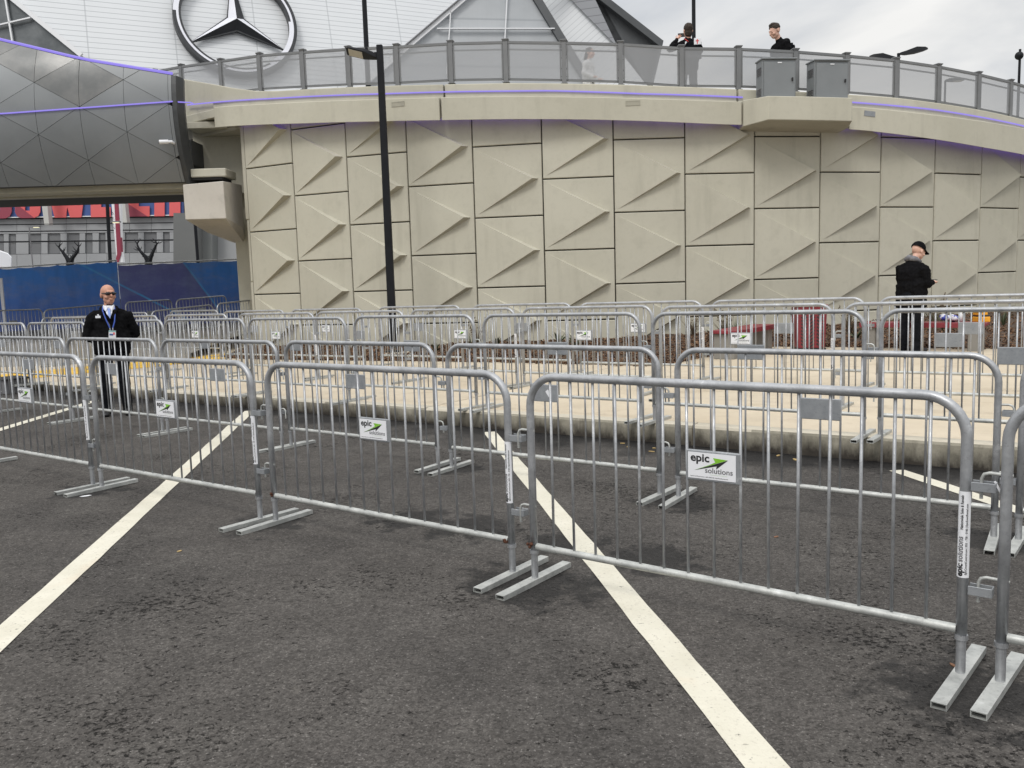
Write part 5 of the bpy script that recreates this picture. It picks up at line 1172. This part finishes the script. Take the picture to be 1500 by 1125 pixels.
def person(label, loc, rz, arms, legs=None, heavy=1.0, head_rot=(0, 0), group=None, skin=M_SKIN, top=M_BLKC, trousers=M_BLKT, coat_len=.86, lean=0, s=1.0, hands=True, shoe=M_INK):
    """arms: ((elbow, wrist, hand dir) x 2) in body space; faces -Y"""
    t = thing('person', label, 'person', loc, (0, 0, rz)); t.scale = (s, s, s)
    legs = legs or (((-.11, 0, .49), (-.13, .02, .08)), ((.11, 0, .49), (.13, .02, .08)))
    HZ = 1.475; neck = V((0, -.01 - lean * .5, HZ)); Mh = Matrix.Translation(neck + V((0, -.008, .022))) @ Matrix.Rotation(head_rot[1], 4, 'Z') @ Matrix.Rotation(head_rot[0], 4, 'X') @ Matrix.Scale(1.14, 4)
    bm = bmesh.new()
    hullcap(bm, (0, -lean * .3, HZ - .05), Mh @ V((0, .01, .05)), .062 * (.9 + .1 * heavy), .056)
    ell(bm, (0, .012, .155), (.076, .096, .092), Mh); ell(bm, (0, -.03, .115), (.064, .070, .082), Mh); ell(bm, (0, -.052, .052), (.044, .045, .036), Mh); ell(bm, (0, -.02, .07), (.062, .06, .05), Mh)
    hullcap(bm, Mh @ V((0, -.095, .15)), Mh @ V((0, -.116, .108)), .011, .017, 2); ell(bm, (0, -.104, .078), (.024, .01, .006), Mh, 2); ell(bm, (0, -.101, .064), (.022, .01, .007), Mh, 2)
    ell(bm, (0, -.088, .163), (.052, .014, .010), Mh, 2)
    for sx in (-1, 1):
        ell(bm, (sx * .078, .012, .118), (.010, .018, .033), Mh, 2); ell(bm, (sx * .033, -.091, .143), (.014, .008, .008), Mh, 2)
        ell(bm, (sx * .04, -.07, .10), (.026, .025, .024), Mh, 2)
    # slim body beneath the clothes keeps head, trunk and limbs one figure
    ell(bm, (0, .0, 1.25), (.14, .09, .22)); ell(bm, (0, 0, .98), (.13, .09, .16)); hullcap(bm, (-.15, 0, 1.39), (.15, 0, 1.39), .05, .05)
    for sx, (el, wr_, hd) in zip((-1, 1), arms):
        hullcap(bm, (sx * .17, 0, 1.38), el, .042, .035); hullcap(bm, el, wr_, .035, .026)
        if hands: hand(bm, wr_, hd[0], hd[1], 1.0, .6)
    for sx, (kn, an_) in zip((-1, 1), legs): hullcap(bm, (sx * .09, 0, .92), kn, .07, .05); hullcap(bm, kn, an_, .05, .035); hullcap(bm, an_, V(an_) + V((0, -.09, -.04)), .03, .025)
    body = fuse('body', bm, skin, t, .0078, 3)
    # jacket
    bm = bmesh.new(); hv = heavy
    ell(bm, (0, .0, 1.25), (.195 * hv, .135 * hv, .24)); ell(bm, (0, -.015 * hv, 1.06), (.19 * hv, .15 * hv, .22)); hullcap(bm, (-.14 * hv, .0, 1.345), (.14 * hv, .0, 1.345), .085, .085)
    for sx in (-1, 1): hullcap(bm, (sx * .03, .0, 1.425), (sx * .17 * hv, 0, 1.352), .066, .074)
    hullcap(bm, (0, -.005, 1.40), (0, -.012 - lean * .3, 1.468), .085, .068)
    bx(bm, 0, -.005, (1.1 + coat_len) / 2, .33 * hv, .22 * hv, 1.1 - coat_len)
    for sx in (-1, 1): hullcap(bm, (sx * .12 * hv, 0, 1.1), (sx * .115 * hv, 0, coat_len + .05), .10 * hv, .098 * hv)
    for sx, (el, wr_, hd) in zip((-1, 1), arms):
        hullcap(bm, (sx * .195 * hv, 0, 1.345), el, .076, .066 * (.6 + .4 * hv)); hullcap(bm, el, V(wr_) - (V(wr_) - V(el)).normalized() * .01, .066 * (.6 + .4 * hv), .045)
    jac = fuse('jacket', bm, top, t, .0115, 3, .017, 8)
    # trousers
    bm = bmesh.new(); ell(bm, (0, 0, .92), (.165 * hv, .13 * hv, .13))
    for sx, (kn, an_) in zip((-1, 1), legs):
        hullcap(bm, (sx * .09 * hv, 0, .90), kn, .098 * hv, .078); hullcap(bm, kn, V(an_) + V((0, 0, -.02)), .078, .066)
    fuse('trousers', bm, trousers, t, .0125, 3, .009, 7)
    for sx, (kn, an_) in zip((-1, 1), legs):
        bm = bmesh.new(); an_ = V(an_); ell(bm, (an_.x + sx * .01, an_.y - .17, .035), (.046, .075, .034)); ell(bm, (an_.x + sx * .006, an_.y - .08, .045), (.043, .1, .044)); ell(bm, (an_.x, an_.y + .01, .045), (.038, .05, .045))
        bx(bm, an_.x + sx * .006, an_.y - .09, .012, .075, .24, .02); fuse('shoe', bm, shoe, t, .007, 2)
    return t, Mh
# security guard
g = onasph(173, 607.5); gz = za(g.x, g.y)
arm_b = lambda sx: (V((sx * .295, .045 + .02 * sx, 1.10 + .012 * sx)), V((sx * .09, .215, .93)), ((-sx * .8, .1, -.3), (0, 1, 0)))
t, Mh = person('bald security guard in black fleece, white shirt and sunglasses standing behind the barriers', (g.x, g.y, gz), math.radians(22), (arm_b(-1), arm_b(1)), heavy=1.12, head_rot=(0, math.radians(22)), s=.985, skin=noisy('ruddy_skin', (.44, .215, .145), (.54, .285, .20), 14, .55, bump=.3, bscale=60))
JB = lambda c, s_, m_, n_='x', M=None, bev=0: box(n_, c, s_, m_, t, bevel=bev, M=M)
bm = bmesh.new()
for sx in (-1, 1):
    ell(bm, (sx * .033, -.094, .141), (.033, .020, .019), Mh, 3)
bx(bm, 0, -.113, .147, .04, .010, .012, M=Mh)
for sx in (-1, 1): bx(bm, sx * .0715, -.035, .146, .007, .095, .009, M=Mh @ Matrix.Rotation(sx * -.10, 4, 'Z'))
finish('sunglasses', bm, mat('dark_lens', (.006, .006, .007), .15), t, smooth=.7)
bm = bmesh.new()                                   # shaved grey sides
ell(bm, (0, .03, .132), (.0775, .082, .072), Mh); bmesh.ops.bisect_plane(bm, geom=bm.verts[:] + bm.edges[:] + bm.faces[:], plane_co=Mh @ V((0, 0, .185)), plane_no=Mh.to_3x3() @ V((0, -.5, 1)), clear_outer=True)
bmesh.ops.bisect_plane(bm, geom=bm.verts[:] + bm.edges[:] + bm.faces[:], plane_co=Mh @ V((0, -.005, .14)), plane_no=Mh.to_3x3() @ V((0, -1, 0)), clear_outer=True); finish('hair', bm, M_HAIRG, t, smooth=True)
M_SHIRT = noisy('white_shirt', (.72, .74, .80), (.78, .80, .85), 10, .7)
bm = bmesh.new()                                   # shirt front and collar
yc = -.172
prism(bm, [V((-.052, -.096, 1.475)), V((.058, -.096, 1.475)), V((.038, -.152, 1.40)), V((.012, -.172, 1.325)), V((-.03, -.158, 1.39))], (0, .02, 0))
for sx in (-1, 1): prism(bm, [V((sx * .012, -.108, 1.475)), V((sx * .066, -.075, 1.512)), V((sx * .072, -.08, 1.455)), V((sx * .034, -.135, 1.42))], (0, -.012, 0))
ell(bm, (0, -.022, 1.478), (.078, .082, .026), None, 3)
finish('shirt', bm, M_SHIRT, t, bevel=.003)
bm = bmesh.new(); prism(bm, [V((-.014, -.135, 1.462)), V((.016, -.135, 1.462)), V((.022, -.178, 1.37)), V((.010, -.190, 1.325)), V((-.010, -.180, 1.365))], (0, .012, 0)); finish('tie', bm, noisy('blue_tie', (.16, .26, .62), (.3, .4, .74), 60, .5), t)
bm = bmesh.new()
tube(bm, [(-.07, -.06, 1.49), (-.075, -.135, 1.43), (-.045, -.188, 1.33), (-.008, -.202, 1.22), (.004, -.205, 1.17)], .0085, 6); tube(bm, [(.07, -.06, 1.48), (.078, -.13, 1.42), (.062, -.192, 1.28), (.036, -.205, 1.20), (.03, -.207, 1.17)], .0085, 6); finish('lanyard', bm, mat('blue_ribbon', (.035, .085, .40), .6), t, smooth=True)
for x in (.0, .034): JB((x, -.211, 1.185), (.01, .008, .035), M_GALVL, 'clip')
Mb = Matrix.Translation((.022, -.212, 1.105)) @ Matrix.Rotation(math.radians(5), 4, 'Y')
JB((0, 0, 0), (.088, .005, .118), M_WHITE, 'badge', Mb); JB((0, -.004, -.048), (.086, .003, .02), mat('badge_green', (.05, .42, .16), .5), 'badge_stripe', Mb); JB((0, -.004, .05), (.086, .003, .014), mat('badge_teal', (.25, .5, .5), .5), 'badge_stripe', Mb)
JB((-.012, -.004, .006), (.045, .003, .022), M_BBL, 'badge_print', Mb); JB((.02, -.004, .02), (.02, .003, .03), M_BRD, 'badge_print', Mb)
Me = Matrix.Translation((-.135, -.158, 1.352)) @ Matrix.Rotation(math.radians(-20), 4, 'Z')
JB((0, 0, 0), (.066, .008, .030), M_SHIRT, 'chest_logo', Me); JB((.004, 0, .026), (.018, .008, .02), M_SHIRT, 'chest_logo', Me)
bm = bmesh.new(); tube(bm, [(-.05, -.192, 1.33), (0, -.197, 1.24), (0, -.203, 1.08), (0, -.19, .92)], .004, 5); finish('zip', bm, M_INKG, t)
bm = bmesh.new()                                   # collar of the fleece
for sx in (-1, 1): tube(bm, [(sx * .085, .02, 1.47), (sx * .095, -.06, 1.46), (sx * .075, -.135, 1.405), (sx * .018, -.185, 1.31)], [.026, .026, .02, .010], 8)
finish('collar', bm, M_BLKC, t, smooth=True)

# man in the black cap
g = onplaza(1333, 515.5); Rz = math.radians(112)
ar = ((V((-.27, -.06, 1.10)), V((-.10, -.34, 1.12)), ((.35, -1, .1), (0, 0, 1))), (V((.30, -.10, 1.06)), V((.10, -.36, 1.13)), ((-.2, -1, .1), (0, 0, 1))))
t, Mh = person('man in black cap and bulky black jacket looking down at his phone by the bench', (g.x, g.y, zp(g.x, g.y)), Rz, ar, heavy=1.22, head_rot=(math.radians(24), 0), coat_len=.72, lean=.10, s=1.03, skin=M_SKIN2)
bm = bmesh.new(); ell(bm, (0, .014, .160), (.089, .110, .105), Mh); bmesh.ops.bisect_plane(bm, geom=bm.verts[:] + bm.edges[:] + bm.faces[:], plane_co=Mh @ V((0, 0, .150)), plane_no=Mh.to_3x3() @ V((0, .12, -1)), clear_outer=True)
rings = []
for i in range(9):
    x = -.072 + .144 * i / 8; rings.append(x)
vs0 = []
prism(bm, [Mh @ V((x, -.085 - math.sqrt(max(0, .0055 - x * x)) * 1.25 - .01, .150 - .9 * (x * x) * 3)) for x in rings] + [Mh @ V((.07, -.05, .158)), Mh @ V((-.07, -.05, .158))], Mh.to_3x3() @ V((0, 0, .010)))
finish('cap', bm, M_BLKC, t, smooth=.8)
bm = bmesh.new(); tube(bm, [(.095, -.08, 1.455), (.098, .02, 1.50), (0, .075, 1.525), (-.098, .02, 1.50), (-.095, -.08, 1.455)], [.025, .04, .05, .04, .025], 10); finish('hood', bm, noisy('grey_hood', (.10, .10, .11), (.22, .22, .24), 25, .9), t, smooth=True)
box('phone', (0, -.45, 1.16), (.075, .15, .01), M_INK, t, bevel=.003, M=Matrix.Translation((0, -.0, 0)))

# deck people
def deckpos(px, a_r): p = oncyl(px, 100, a_r); a = math.atan2(p.x - WCX, WCY - p.y); return p.x, p.y, a
x, y, a = deckpos(1008, WR - 1.2); head_z = atY(1004, 34.5, y).z
s_ = 1.0; dz = deckz(a)
ar = ((V((-.30, -.12, 1.44)), V((-.10, -.30, 1.58)), ((.4, -.5, .6), (0, -1, 0))), (V((.27, -.10, 1.24)), V((.10, -.30, 1.5)), ((-.6, -.6, .5), (0, -1, 0))))
ar = (ar[0], ar[1])
sc = (head_z - dz) / 1.775
ar = ((V((-.25, -.16, 1.26)), V((-.02, -.33, 1.50)), ((-.1, -.5, .8), (0, -1, 0))), (V((.36, -.10, 1.32)), V((.21, -.30, 1.55)), ((-.5, -.3, .6), (0, -1, 0))))
t, Mh = person('man in black with a backpack seen from behind, raising a phone on the deck', (x, y, dz), math.radians(180 - 8), ar, heavy=1.0, head_rot=(math.radians(-4), math.radians(12)), s=sc)
bm = bmesh.new(); ell(bm, (0, .018, .165), (.082, .098, .09), Mh); ell(bm, (0, .03, .085), (.070, .070, .095), Mh); bmesh.ops.bisect_plane(bm, geom=bm.verts[:] + bm.edges[:] + bm.faces[:], plane_co=Mh @ V((0, -.01, .14)), plane_no=Mh.to_3x3() @ V((0, -.95, -.3)), clear_outer=True); bmesh.ops.holes_fill(bm, edges=bm.edges[:]); fuse('hair', bm, M_HAIR, t, .007, 5, .006, 40)
box('phone', (.10, -.43, 1.67), (.155, .012, .08), M_INK, t, bevel=.004)
bm = bmesh.new(); bx(bm, -.10, .20, 1.18, .30, .16, .42); finish('backpack', bm, M_BLKT, t, bevel=.05, seg=3)
box('patch', (-.17, .284, 1.34), (.14, .01, .13), M_WHITE, t, bevel=.02); box('patch_print', (-.165, .291, 1.335), (.02, .004, .09), M_BRD, t); box('patch_print', (-.165, .292, 1.35), (.06, .004, .018), M_BRD, t)
box('badge', (.05, .145, 1.36), (.035, .012, .05), M_WHITE, t)
bm = bmesh.new(); tube(bm, [(.07, -.04, 1.49), (.075, .06, 1.47), (.02, .13, 1.40), (-.05, .14, 1.34)], .008, 6); finish('lanyard', bm, mat('red_ribbon', (.5, .03, .03), .6), t)

x, y, a = deckpos(1143, WR - 1.2); head_z = atY(1134, 37.5, y).z; dz = deckz(a); sc = (head_z - dz) / 1.745
arm_d = lambda sx: (V((sx * .25, .02, 1.08)), V((sx * .16, -.2, .98)), ((0, -1, 0), (0, 0, 1)))
t, Mh = person('dark haired man in a black hooded jacket looking down above the left cabinet', (x, y, dz), math.radians(-70), (arm_d(-1), arm_d(1)), head_rot=(math.radians(26), 0), lean=.10, s=sc, skin=M_SKIN2)
bm = bmesh.new(); ell(bm, (0, .016, .178), (.082, .102, .085), Mh); bmesh.ops.bisect_plane(bm, geom=bm.verts[:] + bm.edges[:] + bm.faces[:], plane_co=Mh @ V((0, -.03, .165)), plane_no=Mh.to_3x3() @ V((0, -.75, -.66)), clear_outer=True)
ell(bm, (0, -.008, .245), (.06, .06, .03), Mh, 2); bmesh.ops.holes_fill(bm, edges=bm.edges[:]); fuse('hair', bm, M_HAIR, t, .007, 4, .008, 40)
bm = bmesh.new(); ell(bm, (0, .12, 1.43), (.12, .07, .08)); finish('hood', bm, M_BLKC, t, smooth=True)
bm = bmesh.new(); bx(bm, 0, .21, 1.2, .28, .14, .42); finish('backpack', bm, M_BLKT, t, bevel=.05, seg=3)

x, y, a = deckpos(862, WR - 2.2); head_z = atY(862, 71, y).z; dz = deckz(a); sc = max(.75, (head_z - dz) / 1.76)
M_COAT = noisy('pale_coat', (.60, .60, .60), (.68, .68, .68), 9, .9)
t, Mh = person('long haired person in a pale coat seen dimly through the fence screen', (x, y, dz), math.radians(60), (arm_d(-1), arm_d(1)), head_rot=(math.radians(12), 0), top=M_COAT, coat_len=.6, s=sc, trousers=M_BLKT)
bm = bmesh.new(); ell(bm, (0, .018, .165), (.088, .104, .09), Mh); ell(bm, (0, .06, .02), (.085, .055, .17), Mh); bmesh.ops.bisect_plane(bm, geom=bm.verts[:] + bm.edges[:] + bm.faces[:], plane_co=Mh @ V((0, -.03, .16)), plane_no=Mh.to_3x3() @ V((0, -1, -.2)), clear_outer=True); finish('hair', bm, M_HAIR, t, smooth=True)
